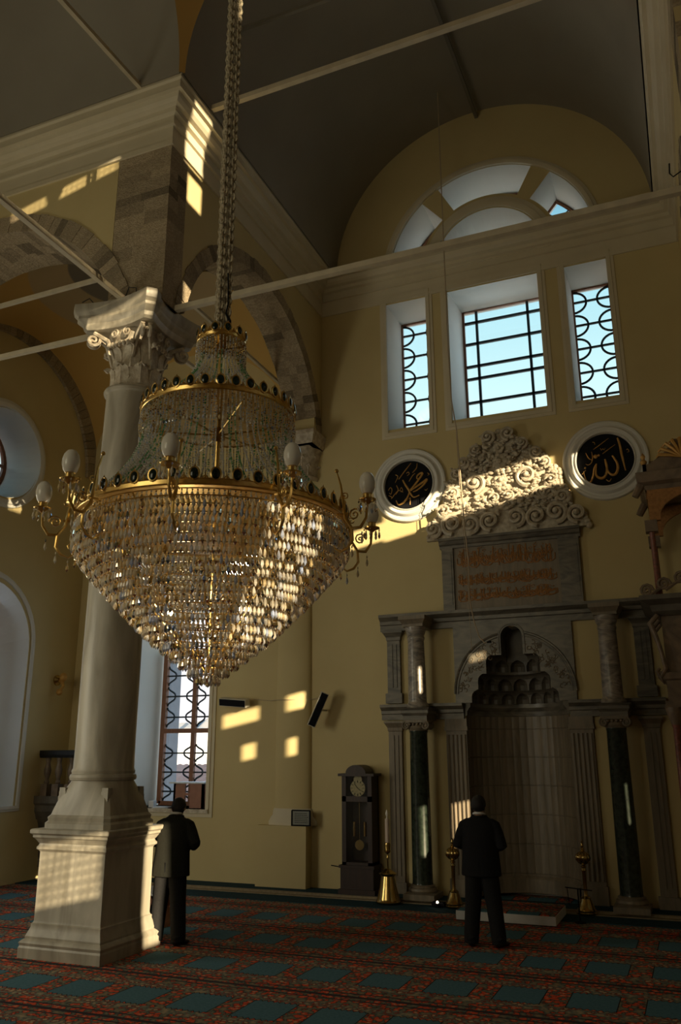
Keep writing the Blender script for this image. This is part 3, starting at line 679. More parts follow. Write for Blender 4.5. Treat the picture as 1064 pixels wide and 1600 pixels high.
# ================================================================ GREAT COLUMN
def sq(cx, cy, h): return [(cx - h, cy - h), (cx + h, cy - h), (cx + h, cy + h), (cx - h, cy + h)]
def square_stack(mb, cx, cy, prof):
    """closed square moulding: profile of (half width, z)"""
    vs = [(x, y, z) for h, z in prof for x, y in sq(cx, cy, h)]; n = len(prof)
    fs = [(i * 4 + k, i * 4 + (k + 1) % 4, i * 4 + 4 + (k + 1) % 4, i * 4 + 4 + k) for i in range(n - 1) for k in range(4)]
    mb.add(vs, fs + [(3, 2, 1, 0), tuple(4 * (n - 1) + k for k in range(4))])
def leaf(mb, c, ang, r0, z0, h, w, curl, n=7):
    """acanthus leaf: a lobed strip that rises along the bell and curls outwards at the tip"""
    ca, sa = math.cos(ang), math.sin(ang); vs = []; cols = 5
    for i in range(n + 1):
        t = i / n; out = r0 + 0.02 + curl * (max(0, t - .45) / .55) ** 2 ; zz = z0 + h * (t if t < .85 else .85 + (t - .85) * .1 - (t - .85) * .9)
        ww = w * (0.75 + .25 * math.sin(PI * t)) * (1 - .55 * max(0, t - .6) / .4) * (1 + .16 * math.cos(t * 6 * PI))
        for j in range(cols):
            s = -1 + 2 * j / (cols - 1); o = out - .03 * abs(s) + (.012 if j == 2 else 0)
            vs.append((c[0] + ca * o - sa * s * ww, c[1] + sa * o + ca * s * ww, zz - .02 * abs(s) * t))
    b = len(vs); vs += [(x - ca * .03, y - sa * .03, z - .005) for x, y, z in vs]
    fs = [(i * cols + j, i * cols + j + 1, (i + 1) * cols + j + 1, (i + 1) * cols + j) for i in range(n) for j in range(cols - 1)]
    fs += [(b + f[3], b + f[2], b + f[1], b + f[0]) for f in fs[:]]
    ring = [j for j in range(cols)] + [i * cols + cols - 1 for i in range(1, n + 1)] + [n * cols + j for j in range(cols - 2, -1, -1)] + [i * cols for i in range(n - 1, 0, -1)]
    fs += [(ring[i], ring[(i + 1) % len(ring)], b + ring[(i + 1) % len(ring)], b + ring[i]) for i in range(len(ring))]
    mb.add(vs, fs)
def volute(mb, c, ang, r, th, turns=1.6, out=(0, 0), n=26, flip=1):
    """flat spiral in the vertical plane that contains the direction ang, centre c"""
    d = Vector((math.cos(ang), math.sin(ang), 0)); pts = []; rs = []
    for i in range(n + 1):
        t = i / n; a = flip * (PI / 2 + 2 * PI * turns * t); rr_ = r * (1 - .85 * t)
        pts.append(Vector(c) + d * (rr_ * math.cos(a)) * 1 + Vector((0, 0, rr_ * math.sin(a)))); rs.append(th * (1 - .5 * t))
    mb.tube(pts, rs, 6)
PX, PY = -6.48, 8.37
t = thing('great_column', 'tall pale marble column with carved leafy capital on a high moulded pedestal, left of the chandelier', 'column', (PX, PY, 0))
mb = MB()
square_stack(mb, PX, PY, [(.545, 0), (.545, .10), (.535, .12), (.545, .15), (.53, .17), (.50, .19), (.50, .21), (.475, .27), (.465, .30), (.465, .33), (.452, .34), (.445, .36),
                          (.445, 1.06), (.455, 1.075), (.475, 1.09), (.475, 1.115), (.46, 1.13), (.455, 1.15), (.465, 1.16), (.49, 1.20), (.51, 1.215), (.51, 1.24), (.535, 1.26), (.535, 1.295), (.52, 1.305), (.30, 1.31)])
mb.obj('pedestal', M['marble'], t, smooth=20)
# transition from the square pedestal to the round shaft
mb = MB(); n = 48; rings = []
for hh, z, k in ((.455, 1.30, 0.0), (.455, 1.36, 0.0), (.43, 1.385, 0.0), (.44, 1.42, .02), (.415, 1.45, .04), (.405, 1.50, .08), (.385, 1.58, .16), (.365, 1.67, .35), (.36, 1.74, .65), (.355, 1.80, .95), (.355, 1.82, 1.0)):
    ring = []
    for i in range(n):
        a = 2 * PI * (i + .5) / n; c_, s_ = math.cos(a), math.sin(a); m_ = max(abs(c_), abs(s_)); rs_ = hh / m_; r_ = rs_ * (1 - k) + (hh * 1.0) * k
        ring.append((PX + r_ * c_, PY + r_ * s_, z))
    rings.append(ring)
mb.add([v for r_ in rings for v in r_], [(i * n + k, i * n + (k + 1) % n, (i + 1) * n + (k + 1) % n, (i + 1) * n + k) for i in range(len(rings) - 1) for k in range(n)] + [tuple((len(rings) - 1) * n + k for k in range(n))])
mb.obj('shaft_base', M['marble'], t, smooth=25)
for i, (a, b) in enumerate(((1, -1), (-1, -1), (1, 1), (-1, 1))):     # carved corner spurs
    mb = MB()
    for k, (w_, zz, o_) in enumerate(((.075, 1.71, .375), (.085, 1.67, .372), (.07, 1.62, .385), (.055, 1.57, .39), (.06, 1.53, .392), (.035, 1.49, .40))):
        x, y = PX + a * (o_ - .078), PY + b * (o_ - .078); s0 = len(mb.v); mb.box(x - w_ * .55, x + w_ * .55, y - w_ * .55, y + w_ * .55, zz - .035, zz + .03)
    mb.obj('corner_spur', M['marble'], t, smooth=0)
mb = MB(); mb.lathe([(.30, 1.80), (.375, 1.82), (.385, 1.85), (.375, 1.88), (.36, 1.89), (.365, 1.92), (.35, 1.95), (.345, 2.2), (.348, 3.2), (.342, 4.6), (.33, 5.8), (.318, 6.62), (.325, 6.66), (.35, 6.68), (.358, 6.71), (.345, 6.74), (.30, 6.75)], (PX, PY), 64)
mb.obj('shaft', M['marble'], t, smooth=30)
CXc, CYc = -6.42, 8.38
mb = MB(); mb.lathe([(.28, 6.72), (.31, 6.75), (.31, 6.9), (.315, 7.2), (.34, 7.4), (.40, 7.52), (.42, 7.56), (.30, 7.58)], (CXc, CYc), 40); cap = mb.obj('capital', M['marble_cap'], t)
for row, (z0, h_, r0, cu, w_) in enumerate(((6.76, .34, .31, .10, .105), (6.98, .40, .315, .13, .11))):
    for k in range(8):
        mb = MB(); leaf(mb, (CXc, CYc), 2 * PI * (k + .5 * row) / 8, r0, z0, h_, w_, cu); mb.obj('acanthus_leaf', M['marble_cap'], cap, smooth=40)
for k in range(4):
    a = PI / 4 + PI / 2 * k; mb = MB()
    cc = (CXc + .60 * math.cos(a), CYc + .60 * math.sin(a), 7.40)
    px_, py_ = -math.sin(a), math.cos(a)
    for s_ in (-1, 1):
        volute(mb, (cc[0] + px_ * .045 * s_, cc[1] + py_ * .045 * s_, cc[2]), a, .10, .026)
        mb.tube([(CXc + .34 * math.cos(a + s_ * .35), CYc + .34 * math.sin(a + s_ * .35), 7.12), (CXc + .42 * math.cos(a + s_ * .2), CYc + .42 * math.sin(a + s_ * .2), 7.40), (cc[0] + px_ * .05 * s_, cc[1] + py_ * .05 * s_, 7.5)], [.02, .03, .03], 6)
    mb.sphere((cc[0] + .02 * math.cos(a), cc[1] + .02 * math.sin(a), cc[2]), .035, 8, 6)
    mb.obj('volute', M['marble_cap'], cap, smooth=40)
for k in range(4):      # small inner scrolls and egg row on each face
    a = PI / 2 * k; mb = MB(); d = Vector((math.cos(a), math.sin(a), 0)); p_ = Vector((-d.y, d.x, 0))
    for s_ in (-1, 1):
        pts = [];
        for i in range(20):
            t_ = i / 19; an = PI / 2 + s_ * 2 * PI * 1.4 * t_; rr_ = .065 * (1 - .8 * t_); q_ = Vector((CXc, CYc, 7.46)) + d * .40 + p_ * (s_ * .10 + rr_ * math.cos(an)) + Vector((0, 0, rr_ * math.sin(an))); pts.append(q_)
        mb.tube(pts, .016, 6)
    for i in range(-3, 4):
        c_ = Vector((CXc, CYc, 7.30)) + d * (.40 - abs(i) * .004) + p_ * i * .062; mb.sphere(c_, .03, 8, 6, (1, 1, 1.3))
    mb.obj('face_scroll', M['marble_cap'], cap, smooth=40)
# abacus with concave sides
outl = []
for k in range(4):
    a = -PI / 4 + PI / 2 * k; c1 = Vector((math.cos(a), math.sin(a))) * .86; px_ = Vector((-math.sin(a), math.cos(a)))
    a2 = a + PI / 2; c2 = Vector((math.cos(a2), math.sin(a2))) * .86; px2 = Vector((-math.sin(a2), math.cos(a2)))
    s_ = c1 + px_ * .07; e_ = c2 - px2 * .07; mid = (s_ + e_) / 2; inn = mid.normalized() * .10
    outl += [c1 - px_ * .07] + [s_ * (1 - q) + e_ * q - inn * math.sin(PI * q) for q in [i / 8 for i in range(8)]]
mb = MB(); pr_ = [(.80, 7.52), (.84, 7.55), (.86, 7.60), (.93, 7.64), (.95, 7.66), (.95, 7.70), (1.0, 7.74), (1.02, 7.80), (1.02, 7.86)]
n = len(outl); vs = [(CXc + p.x * s_, CYc + p.y * s_, z) for s_, z in pr_ for p in outl]
mb.add(vs, [(i * n + k, i * n + (k + 1) % n, (i + 1) * n + (k + 1) % n, (i + 1) * n + k) for i in range(len(pr_) - 1) for k in range(n)] + [tuple(range(n - 1, -1, -1)), tuple((len(pr_) - 1) * n + k for k in range(n))])
mb.obj('abacus', M['marble'], t, smooth=25)
# engaged capital on the mihrab wall at the far end of the arch
t = thing('engaged_capital', 'carved stone capital on the wall pilaster under the far foot of the stone arch', 'capital', (-6.15, D, 6.9))
mb = MB(); ell(mb, -6.18, [(.33, 6.86), (.34, 6.9), (.35, 6.93), (.33, 6.96), (.34, 7.2), (.40, 7.4), (.42, 7.45)], .30); mb.obj('bell', M['marble_cap'], t)
for k in range(5):
    for row in range(2):
        mb = MB(); leaf(mb, (-6.18, D), PI + PI * (k + .5 * (row == 0)) / 4.6, .30, 6.95 + row * .17, .24, .07, .07); mb.obj('acanthus_leaf', M['marble_cap'], t, smooth=40)
mb = MB(); mb.sweep([(-6.62, D), (-6.62, 12.60), (-5.74, 12.60), (-5.74, D)][::-1], [(-.1, 7.45), (0, 7.45), (.02, 7.5), (.03, 7.58), (.05, 7.62), (.05, 7.70), (-.1, 7.70)], flip=-1)
mb.box(-6.62, -5.74, 12.6, D, 7.45, 7.70)
mb.obj('abacus', M['marble_cap'], t, smooth=20)
struct(MB.obj((lambda m_: (m_.box(-6.65, -5.78, 12.78, D, 7.70, 8.0), m_)[1])(MB()), 'wall_pier_back', M['ochre'], smooth=0))

# ================================================================ TIE RODS
def rod(name, label, a, b, w=.055, m='rod', group='iron tie rods'):
    mb = MB(); mb.bar(a, b, w, w); o = mb.obj(name, M[m], smooth=0, origin=a); tag(o, label, 'tie rod', group); return o
rod('tie_rod', 'pale tie rod running from the capital across the front of the windows', (-5.74, 8.22, 7.78), (0.66, 8.22, 7.78), .075)
rod('tie_rod', 'pale tie rod running from the great capital towards the lower left foreground', (-6.36, 7.93, 7.90), (-6.1, 1.5, 7.78), .07)
rod('tie_rod', 'lower of two pale tie rods behind the great column, meeting its carved capital', (-7.0, 8.38, 7.77), (-11.0, 8.38, 7.77), .065)
rod('tie_rod', 'upper of two pale tie rods seen inside the stone arch at left', (-6.65, 8.42, 8.72), (-11.0, 8.42, 8.66), .055)
rod('tie_rod', 'thin pale tie rod from the stone pier back to the wall above the crystal crown', (-6.45, 9.0, 8.79), (-6.45, D, 8.76), .05)
rod('tie_rod', 'short pale tie rod low behind the great capital, half hidden by the chandelier crown', (-6.42, 9.0, 7.75), (-6.42, 12.6, 7.75), .05)
rod('tie_rod', 'high tie rod crossing the grey vault above the lunette window', (-5.50, 8.43, 11.09), (0.36, 8.36, 11.09), .075)
rod('tie_rod', 'high tie rod over the left cornice, slanting up out of the top left edge', (-6.16, 7.66, 11.06), (-6.42, 1.8, 11.06), .06)
rod('ceiling_rod', 'dim rod high across the vault, above the brighter crossing rod', (-5.15, 8.50, 12.45), (-0.05, 8.58, 12.45), .05, 'rod_dark')
rod('ceiling_rod', 'short rod end high in the left vault at the top edge', (-6.10, 7.12, 12.75), (-6.50, 1.9, 12.9), .05, 'rod_dark')
rod('ceiling_rod', 'dark rod running under the crown of the vault down to the far lunette wall', (-2.556, D, 13.80), (-2.64, 8.0, 13.83), .06, 'rod_dark')

# ================================================================ MEDALLIONS
def medallion(name, label, cx, cz, strokes, fill):
    t = thing(name, label, 'medallion', (cx, D, cz))
    mb = MB(); s0 = len(mb.v)
    mb.lathe([(.665, 0), (.665, .03), (.65, .055), (.62, .06), (.60, .045), (.57, .05), (.55, .085), (.53, .10), (.505, .095), (.49, .075), (.47, .07), (.455, .10), (.445, .10), (.44, .03), (.44, 0)], (0, 0), 72)
    mb.xf(Matrix.Translation((cx, D, cz)) @ Matrix.Rotation(PI / 2, 4, 'X')); mb.obj('moulded_ring', M['white'], t, smooth=40, fix=False)
    mb = MB(); mb.prism(circ((cx, cz), .445, 64), 'y', D - .03, D - .005); mb.obj('painted_disc', M['black'], t, smooth=0)
    mb = MB(); rr_ = .43
    for w_, pts in strokes:
        P_ = [Vector((cx + rr_ * u, D - .035, cz + rr_ * v)) for u, v in pts]
        Q = []
        for i in range(len(P_) - 1):       # Catmull-Rom smoothing
            p0, p1, p2, p3 = P_[max(i - 1, 0)], P_[i], P_[i + 1], P_[min(i + 2, len(P_) - 1)]
            for k in range(5):
                s = k / 5; Q.append(.5 * ((2 * p1) + (-p0 + p2) * s + (2 * p0 - 5 * p1 + 4 * p2 - p3) * s * s + (-p0 + 3 * p1 - 3 * p2 + p3) * s ** 3))
        Q.append(P_[-1]); m_ = len(Q); mb.tube(Q, [w_ * (.55 + .45 * math.sin(PI * min(1, (i + 1) / m_ * 1.15))) for i in range(m_)], 6)
    for u, v, w_ in fill: mb.sphere((cx + rr_ * u, D - .035, cz + rr_ * v), w_, 8, 6, (1, .5, 1))
    mb.obj('calligraphy', M['gold_paint'], t)
def cv(pts, c, r): return [((x - c[0]) / r[0], -(y - c[1]) / r[1] + 0.11 * (x - c[0]) / r[0]) for x, y in pts]
A_ = ((545, 385), (355, 330))
allah = [(.020, [(725, 140), (745, 230), (760, 380), (775, 500), (785, 575)]), (.022, [(640, 350), (665, 400), (690, 460), (692, 530), (660, 590), (610, 590), (570, 540), (550, 450), (545, 375)]),
         (.022, [(545, 375), (560, 470), (545, 560), (500, 605), (445, 590), (415, 540), (425, 440), (432, 410)]), (.016, [(432, 410), (400, 460), (375, 560), (335, 625), (290, 600), (270, 530), (265, 470)]),
         (.010, [(240, 505), (290, 460)]), (.007, [(410, 218), (500, 175), (615, 118)]), (.007, [(520, 300), (600, 260), (690, 218)]), (.008, [(310, 240), (345, 320), (390, 350)]), (.008, [(385, 240), (390, 320), (370, 380), (330, 400), (295, 380)]),
         (.005, [(500, 220), (510, 250), (530, 235), (545, 255), (560, 230)]), (.006, [(820, 320), (835, 310), (850, 345), (825, 350)]), (.008, [(535, 635), (570, 665), (600, 635)]), (.006, [(405, 120), (430, 130), (435, 160)])]
medallion('calligraphy_medallion', 'black medallion with gold script in white ring, right of the carved crest', -0.83, 6.57,
          [(w_, cv(p, *A_)) for w_, p in allah], [((430 - 545) / 355, -(325 - 385) / 330, .035), ((470 - 545) / 355, -(315 - 385) / 330, .02), ((287 - 545) / 355, -(455 - 385) / 330, .016)])
B_ = ((592, 893), (288, 283))
muh = [(.020, [(520, 815), (550, 880), (585, 940), (610, 1000), (650, 1050), (715, 1040)]), (.018, [(605, 950), (575, 1030), (520, 1085), (460, 1095), (432, 1040)]),
       (.020, [(605, 955), (650, 920), (700, 870), (760, 800), (740, 785), (700, 805), (695, 840), (720, 850)]), (.020, [(610, 965), (690, 930), (760, 900), (812, 875), (770, 930), (690, 975), (640, 985)]),
       (.010, [(470, 795), (520, 740), (570, 690), (625, 635)]), (.008, [(595, 850), (640, 790), (672, 770)]), (.008, [(640, 755), (690, 710), (700, 655)]), (.007, [(565, 745), (590, 735), (600, 760), (575, 775)]),
       (.008, [(430, 730), (460, 760), (425, 825)]), (.007, [(340, 900), (365, 870), (385, 900), (370, 950), (350, 930)]), (.007, [(385, 1000), (420, 960), (470, 930), (520, 960)]), (.008, [(440, 860), (460, 920), (430, 970)]),
       (.007, [(340, 960), (380, 990), (370, 1010)]), (.008, [(590, 1060), (605, 1050), (600, 1130)]), (.006, [(820, 800), (840, 820), (820, 830)]), (.006, [(780, 990), (800, 1000), (815, 985)]), (.006, [(480, 930), (500, 900), (515, 940), (490, 950)])]
medallion('calligraphy_medallion', 'black medallion with crossed gold script in white ring, left of the carved crest', -4.10, 6.57, [(w_, cv(p, *B_)) for w_, p in muh], [])
# ================================================================ MIHRAB
mh = thing('mihrab', 'tall marble prayer niche with carved crest, gold inscription and paired green columns', 'prayer niche', (-2.49, D, 0))
MX = -2.49
# marble block of the hood: stepped concave tiers
mb = MB(); mb.box(-3.42, -1.56, D - .06, 13.97, 2.86, 4.10); hood = mb.obj('hood', M['grey_marble'], mh, smooth=0)
cut = []
def halfcyl(r, z0, z1, cx=MX, cy=D - .06, n=40):
    m_ = MB(); m_.prism([(cx + r * math.cos(2 * PI * i / n), cy + r * math.sin(2 * PI * i / n)) for i in range(n)], 'z', z0, z1); return m_
hood_loc = Vector((0, 0, 0))
def local(m_): m_.v = [(x - MX, y - D, z) for x, y, z in m_.v]; return m_
def domed(cx, cy, r, z0, z1, n=40):
    m_ = MB(); h_ = z1 - z0; m_.lathe([(r, z0), (r, z1 - .11), (r * .985, z1 - .065), (r * .94, z1 - .03), (r * .86, z1), (r * .3, z1 + .001)], (cx, cy), n); return m_
for r, z0, z1 in ((.67, 2.80, 3.06), (.56, 3.0, 3.30), (.42, 3.2, 3.58)): cut.append(local(domed(MX, D - .06, r, z0, z1)))
m_ = MB(); m_.prism([(MX - .17, 3.5), (MX + .17, 3.5)] + arc(MX, 3.86, .17, 0, 180, 14), 'y', D - .3, 13.45); cut.append(local(m_))
for r, z0, k in ((.66, 2.9, 9), (.56, 3.12, 7), (.42, 3.40, 5)):       # scalloped rims
    for i in range(k):
        a = PI * (i + .5) / k; m_ = MB(); q = PI * r / k * .46
        c_ = (MX + r * math.cos(a), D - .06 + r * math.sin(a))
        m_.lathe([(q, z0 - .06), (q, z0 + .03), (q * .8, z0 + .08), (q * .4, z0 + .115), (.004, z0 + .13)], c_, 14); cut.append(local(m_))
hold = hood.parent; hood.parent = None; boolean(hood, cut); hood.parent = hold
hood.data.materials.clear(); hood.data.materials.append(M['grey_marble']); hood.data.materials.append(M['dark_stone'])
for p in hood.data.polygons:
    p.material_index = 0 if (abs(p.normal.y + 1) < .01 and abs(p.center.y - (-.06)) < .01) else 1  # cut faces take the darker marble, the front the grey
# carved arch relief on the hood's face
mb = MB()
for a0_, a1_ in ((0, 77), (103, 180)): mb.tube([(x, D - .06, z) for x, z in arc(MX, 3.0, .93, a0_, a1_, 24)], .022, 6); mb.tube([(x, D - .06, z) for x, z in arc(MX, 3.0, .88, a0_, a1_, 24)], .010, 6)
mb.tube([(x, D - .06, z) for x, z in [(MX + .2, 3.6)] + arc(MX, 3.86, .20, 0, 180, 14) + [(MX - .2, 3.6)]], .014, 6)
mb.obj('arch_moulding', M['grey_marble'], mh)
mb = MB(); rr = random.Random(11)
for i in range(150):
    a = math.radians(rr.uniform(4, 176)); q = rr.uniform(.62, .85); x, z = MX + q * math.cos(a), 3.0 + q * math.sin(a)
    if abs(x - MX) < .22 and z > 3.45: continue
    if math.hypot(x - MX, z - 3.0) < .70 and z < 3.35 and abs(x - MX) < .68: continue
    r = rr.uniform(.02, .035); a0 = rr.uniform(0, 6.3); mb.tube([(x + r * math.cos(a0 + t_), D - .062, z + r * math.sin(a0 + t_)) for t_ in (0, 1, 2, 3, 4)], .007, 4)
mb.obj('leaf_relief', M['mihrab_stone'], mh)['kind'] = 'stuff'
# niche wall: half cylinder of reeded panels with horizontal joints
mb = MB(); n = 230; r0 = .79; zs = [0.05, .30, .305, .32, .325]; k_ = .325
joints = [.32, .75, 1.18, 1.61, 2.04, 2.47]
zs = [.05]
for j_ in joints: zs += [j_ - .008, j_ - .004, j_ + .004, j_ + .008]
zs += [2.87]; vs = []
for z in zs:
    groove = any(abs(z - j_) < .005 for j_ in joints)
    for i in range(n + 1):
        a = PI * i / n; fl = .010 * abs(math.sin(a * 22)) ** .6 if z > .3 else 0; r = r0 - fl + (.014 if groove else 0)
        vs.append((MX + r * math.cos(a), D - .02 + r * math.sin(a), z))
mb.add(vs, [(i * (n + 1) + j, i * (n + 1) + j + 1, (i + 1) * (n + 1) + j + 1, (i + 1) * (n + 1) + j) for i in range(len(zs) - 1) for j in range(n)])
mb.obj('niche_wall', M['mihrab_stone'], mh, smooth=30, fix=False)
mb = MB(); mb.lathe([(.80, .05), (.74, .05), (.74, .24), (.77, .28), (.80, .30)], (MX, D - .02), 40, 0, PI); mb.obj('niche_plinth', M['mihrab_stone'], mh)
# entablatures
def ent(z0, z1, out=.12, m='grey_marble', name='entablature', x0=-4.66, x1=-.32, gap=None):
    h = z1 - z0; pf = [(0, z0), (.4 * out, z0), (.4 * out, z0 + .35 * h), (.55 * out, z0 + .4 * h), (.55 * out, z0 + .6 * h), (.85 * out, z0 + .75 * h), (out, z0 + .82 * h), (out, z1), (0, z1)]
    mb = MB()
    if gap: mb.sweep([(x0, D), (gap[0], D)], pf); mb.sweep([(gap[1], D), (x1, D)], pf)
    else: mb.sweep([(x0, D), (x1, D)], pf)
    return mb, pf
# sweep's outwards is to the right of travel: +x travel gives -y
mb, pf = ent(2.62, 2.86, .16, gap=(-3.30, -1.68)); 
arcp = [(MX + .80 * math.cos(a), D - .02 + .80 * math.sin(a)) for a in [PI - PI * i / 24 for i in range(25)]]
mb.sweep([(p[0], p[1]) for p in arcp], [(0, 2.66), (.03, 2.67), (.04, 2.74), (.07, 2.78), (.09, 2.80), (.09, 2.86), (0, 2.86)])
mb.obj('entablature', M['grey_marble'], mh, smooth=20)
mb, pf = ent(4.05, 4.32, .16); mb.obj('upper_entablature', M['grey_marble'], mh, smooth=20)
# inner pilasters beside the niche
for x0, x1 in ((-3.60, -3.27), (-1.70, -1.37)):
    mb = MB(); mb.box(x0, x1, D - .05, D, .05, 2.62); mb.box(x0 - .02, x1 + .02, D - .075, D, .05, .30); mb.box(x0 - .02, x1 + .02, D - .08, D, 2.44, 2.50); mb.box(x0 - .01, x1 + .01, D - .07, D, 2.5, 2.62)
    for k in range(5):
        xx = x0 + .035 + (x1 - x0 - .07) * k / 4; mb.tube([(xx, D - .05, .36), (xx, D - .05, 2.38)], .022, 8)
    mb.obj('fluted_pilaster', M['mihrab_stone'], mh, smooth=30)
# outer flat pilasters, two storeys
for xa in (-4.44, -.56):
    for za, zb in ((.05, 2.60), (2.88, 4.05)):
        x0, x1 = xa - .11, xa + .11; mb = MB(); mb.box(x0, x1, D - .06, D, za, zb)
        for k in range(2):
            xx = x0 + .075 + .07 * k; mb.box(xx - .02, xx + .02, D - .075, D - .06, za + .25, zb - .22)
        mb.sweep([(x0, D), (x0, D - .06), (x1, D - .06), (x1, D)], [(0, zb - .16), (.01, zb - .15), (.015, zb - .10), (.05, zb - .04), (.06, zb - .03), (.06, zb), (0, zb)], flip=1)
        mb.box(x0 - .05, x1 + .05, D - .11, D, zb - .03, zb); mb.box(x0 - .03, x1 + .03, D - .09, D, za, za + .16)
        mb.obj('outer_pilaster', M['mihrab_stone'] if za < 1 else M['grey_marble'], mh, smooth=20)
# free-standing columns
CYL = 12.74
for cx in (-3.955, -1.02):
    mb = MB(); square_stack(mb, cx, CYL, [(.235, .05), (.235, .13), (.21, .14), (.20, .145)]); mb.lathe([(.20, .145), (.215, .17), (.205, .20), (.18, .21), (.185, .235), (.16, .25), (.12, .25)], (cx, CYL), 32); mb.obj('column_base', M['mihrab_stone'], mh)
    mb = MB(); mb.lathe([(.155, .25), (.15, .28), (.148, 1.0), (.135, 2.40), (.142, 2.42), (.142, 2.44), (.10, 2.44)], (cx, CYL), 40); mb.obj('green_column', M['green_marble'], mh)
    mb = MB(); mb.lathe([(.12, 2.42), (.145, 2.44), (.165, 2.48), (.14, 2.53), (.13, 2.6)], (cx, CYL), 28)
    for s_ in (-1, 1):          # ionic volutes
        for yy in (CYL - .15, CYL + .11):
            pts = []
            for i in range(26):
                t_ = i / 25; an = PI / 2 + s_ * 2 * PI * 1.7 * t_ * -1; r = .062 * (1 - .85 * t_); pts.append((cx + s_ * .155 + r * math.cos(an), yy, 2.515 + r * math.sin(an)))
            mb.tube(pts, [.014 * (1 - .4 * i / 25) for i in range(26)], 6)
        mb.tube([(cx + s_ * .155, CYL - .14, 2.515), (cx + s_ * .155, CYL, 2.515), (cx + s_ * .155, CYL + .12, 2.515)], [.062, .045, .062], 14)
    mb.box(cx - .19, cx + .19, CYL - .16, CYL + .14, 2.56, 2.60)
    for k in range(4): mb.sphere((cx - .09 + .06 * k, CYL - .155, 2.535), .022, 8, 6)
    mb.obj('ionic_capital', M['mihrab_stone'], mh)
    mb = MB(); mb.sweep([(cx - .17, D), (cx - .17, CYL - .15), (cx + .17, CYL - .15), (cx + .17, D)], [(0, 2.6), (.02, 2.6), (.02, 2.66), (.05, 2.70), (.05, 2.74), (.08, 2.78), (0, 2.78)]); mb.box(cx - .17, cx + .17, CYL - .15, D, 2.6, 2.78)
    mb.obj('column_entablature', M['grey_marble'], mh, smooth=20)
    mb = MB(); mb.lathe([(.17, 2.78), (.18, 2.81), (.16, 2.85), (.145, 2.87), (.14, 3.3), (.128, 3.83), (.14, 3.85), (.14, 3.88), (.13, 3.90), (.15, 3.95), (.17, 4.02), (.17, 4.06)], (cx, CYL), 32); mb.obj('upper_column', M['spiral_marble'], mh)
    mb = MB(); mb.sweep([(cx - .15, D), (cx - .15, CYL - .15), (cx + .15, CYL - .15), (cx + .15, D)], [(0, 4.04), (.02, 4.04), (.02, 4.08), (.05, 4.13), (.07, 4.15), (.07, 4.21), (0, 4.21)]); mb.box(cx - .15, cx + .15, CYL - .15, D, 4.04, 4.21)
    mb.obj('column_entablature', M['mihrab_stone'], mh, smooth=20)
# inscription storey
for x0, x1 in ((-3.55, -3.36), (-1.66, -1.34)):
    mb = MB(); mb.box(x0, x1, D - .09, D, 4.32, 5.36); mb.box(x0 + .03, x1 - .03, D - .10, D - .09, 4.42, 5.26); mb.obj('inscription_pilaster', M['grey_marble'], mh, smooth=0)
mb = MB(); mb.box(-3.36, -1.66, D - .05, D, 4.32, 5.38); pan = mb.obj('inscription_panel', M['mihrab_stone'], mh, smooth=0)
mb = MB(); mb.sweep([(-3.58, D), (-1.31, D)], [(0, 5.36), (.09, 5.36), (.10, 5.40), (.13, 5.42), (.15, 5.47), (.17, 5.48), (.17, 5.52), (0, 5.52)]); mb.obj('inscription_cornice', M['grey_marble'], mh, smooth=20)
rr = random.Random(5)
for row, (zb, h_) in enumerate(((4.98, .34), (4.70, .20), (4.45, .20))):
    mb = MB(); x = -3.28
    def st(pts, w_=.009): mb.tube([(max(-3.3, min(-1.72, a)), D - .055, b) for a, b in pts], w_, 5)
    while x < -1.78:
        kind = rr.random(); w_ = rr.uniform(.05, .11)
        if kind < .42: lean = rr.uniform(-.02, .03); st([(x, zb + rr.uniform(.1, .3) * h_), (x + lean / 2, zb + .6 * h_), (x + lean, zb + h_ * rr.uniform(.85, 1.05))], .010)
        if kind > .3: 
            a0 = rr.uniform(.0, .3); st([(x + w_ * math.cos(PI + PI * i / 7 * 1.1), zb + h_ * (.35 + a0) + .30 * h_ * math.sin(PI + PI * i / 7 * 1.1)) for i in range(8)], .009)
        if rr.random() < .55: st([(x - .02, zb + h_ * .55), (x + w_, zb + h_ * .45), (x + w_ * 1.6, zb + h_ * .62)], .007)
        if rr.random() < .6: q = rr.uniform(.5, 1.0); st([(x + .03 * math.cos(t_), zb + h_ * q + .022 * math.sin(t_)) for t_ in (0, 1.3, 2.6, 3.9, 5.0)], .007)
        if rr.random() < .7: xx, zz = x + rr.uniform(-.02, .03), zb + rr.uniform(0, 1.05) * h_; st([(xx, zz), (xx + .012, zz + .012)], .009)
        x += rr.uniform(.022, .042)
    mb.obj('gold_script_line', M['gild_dull'], pan)
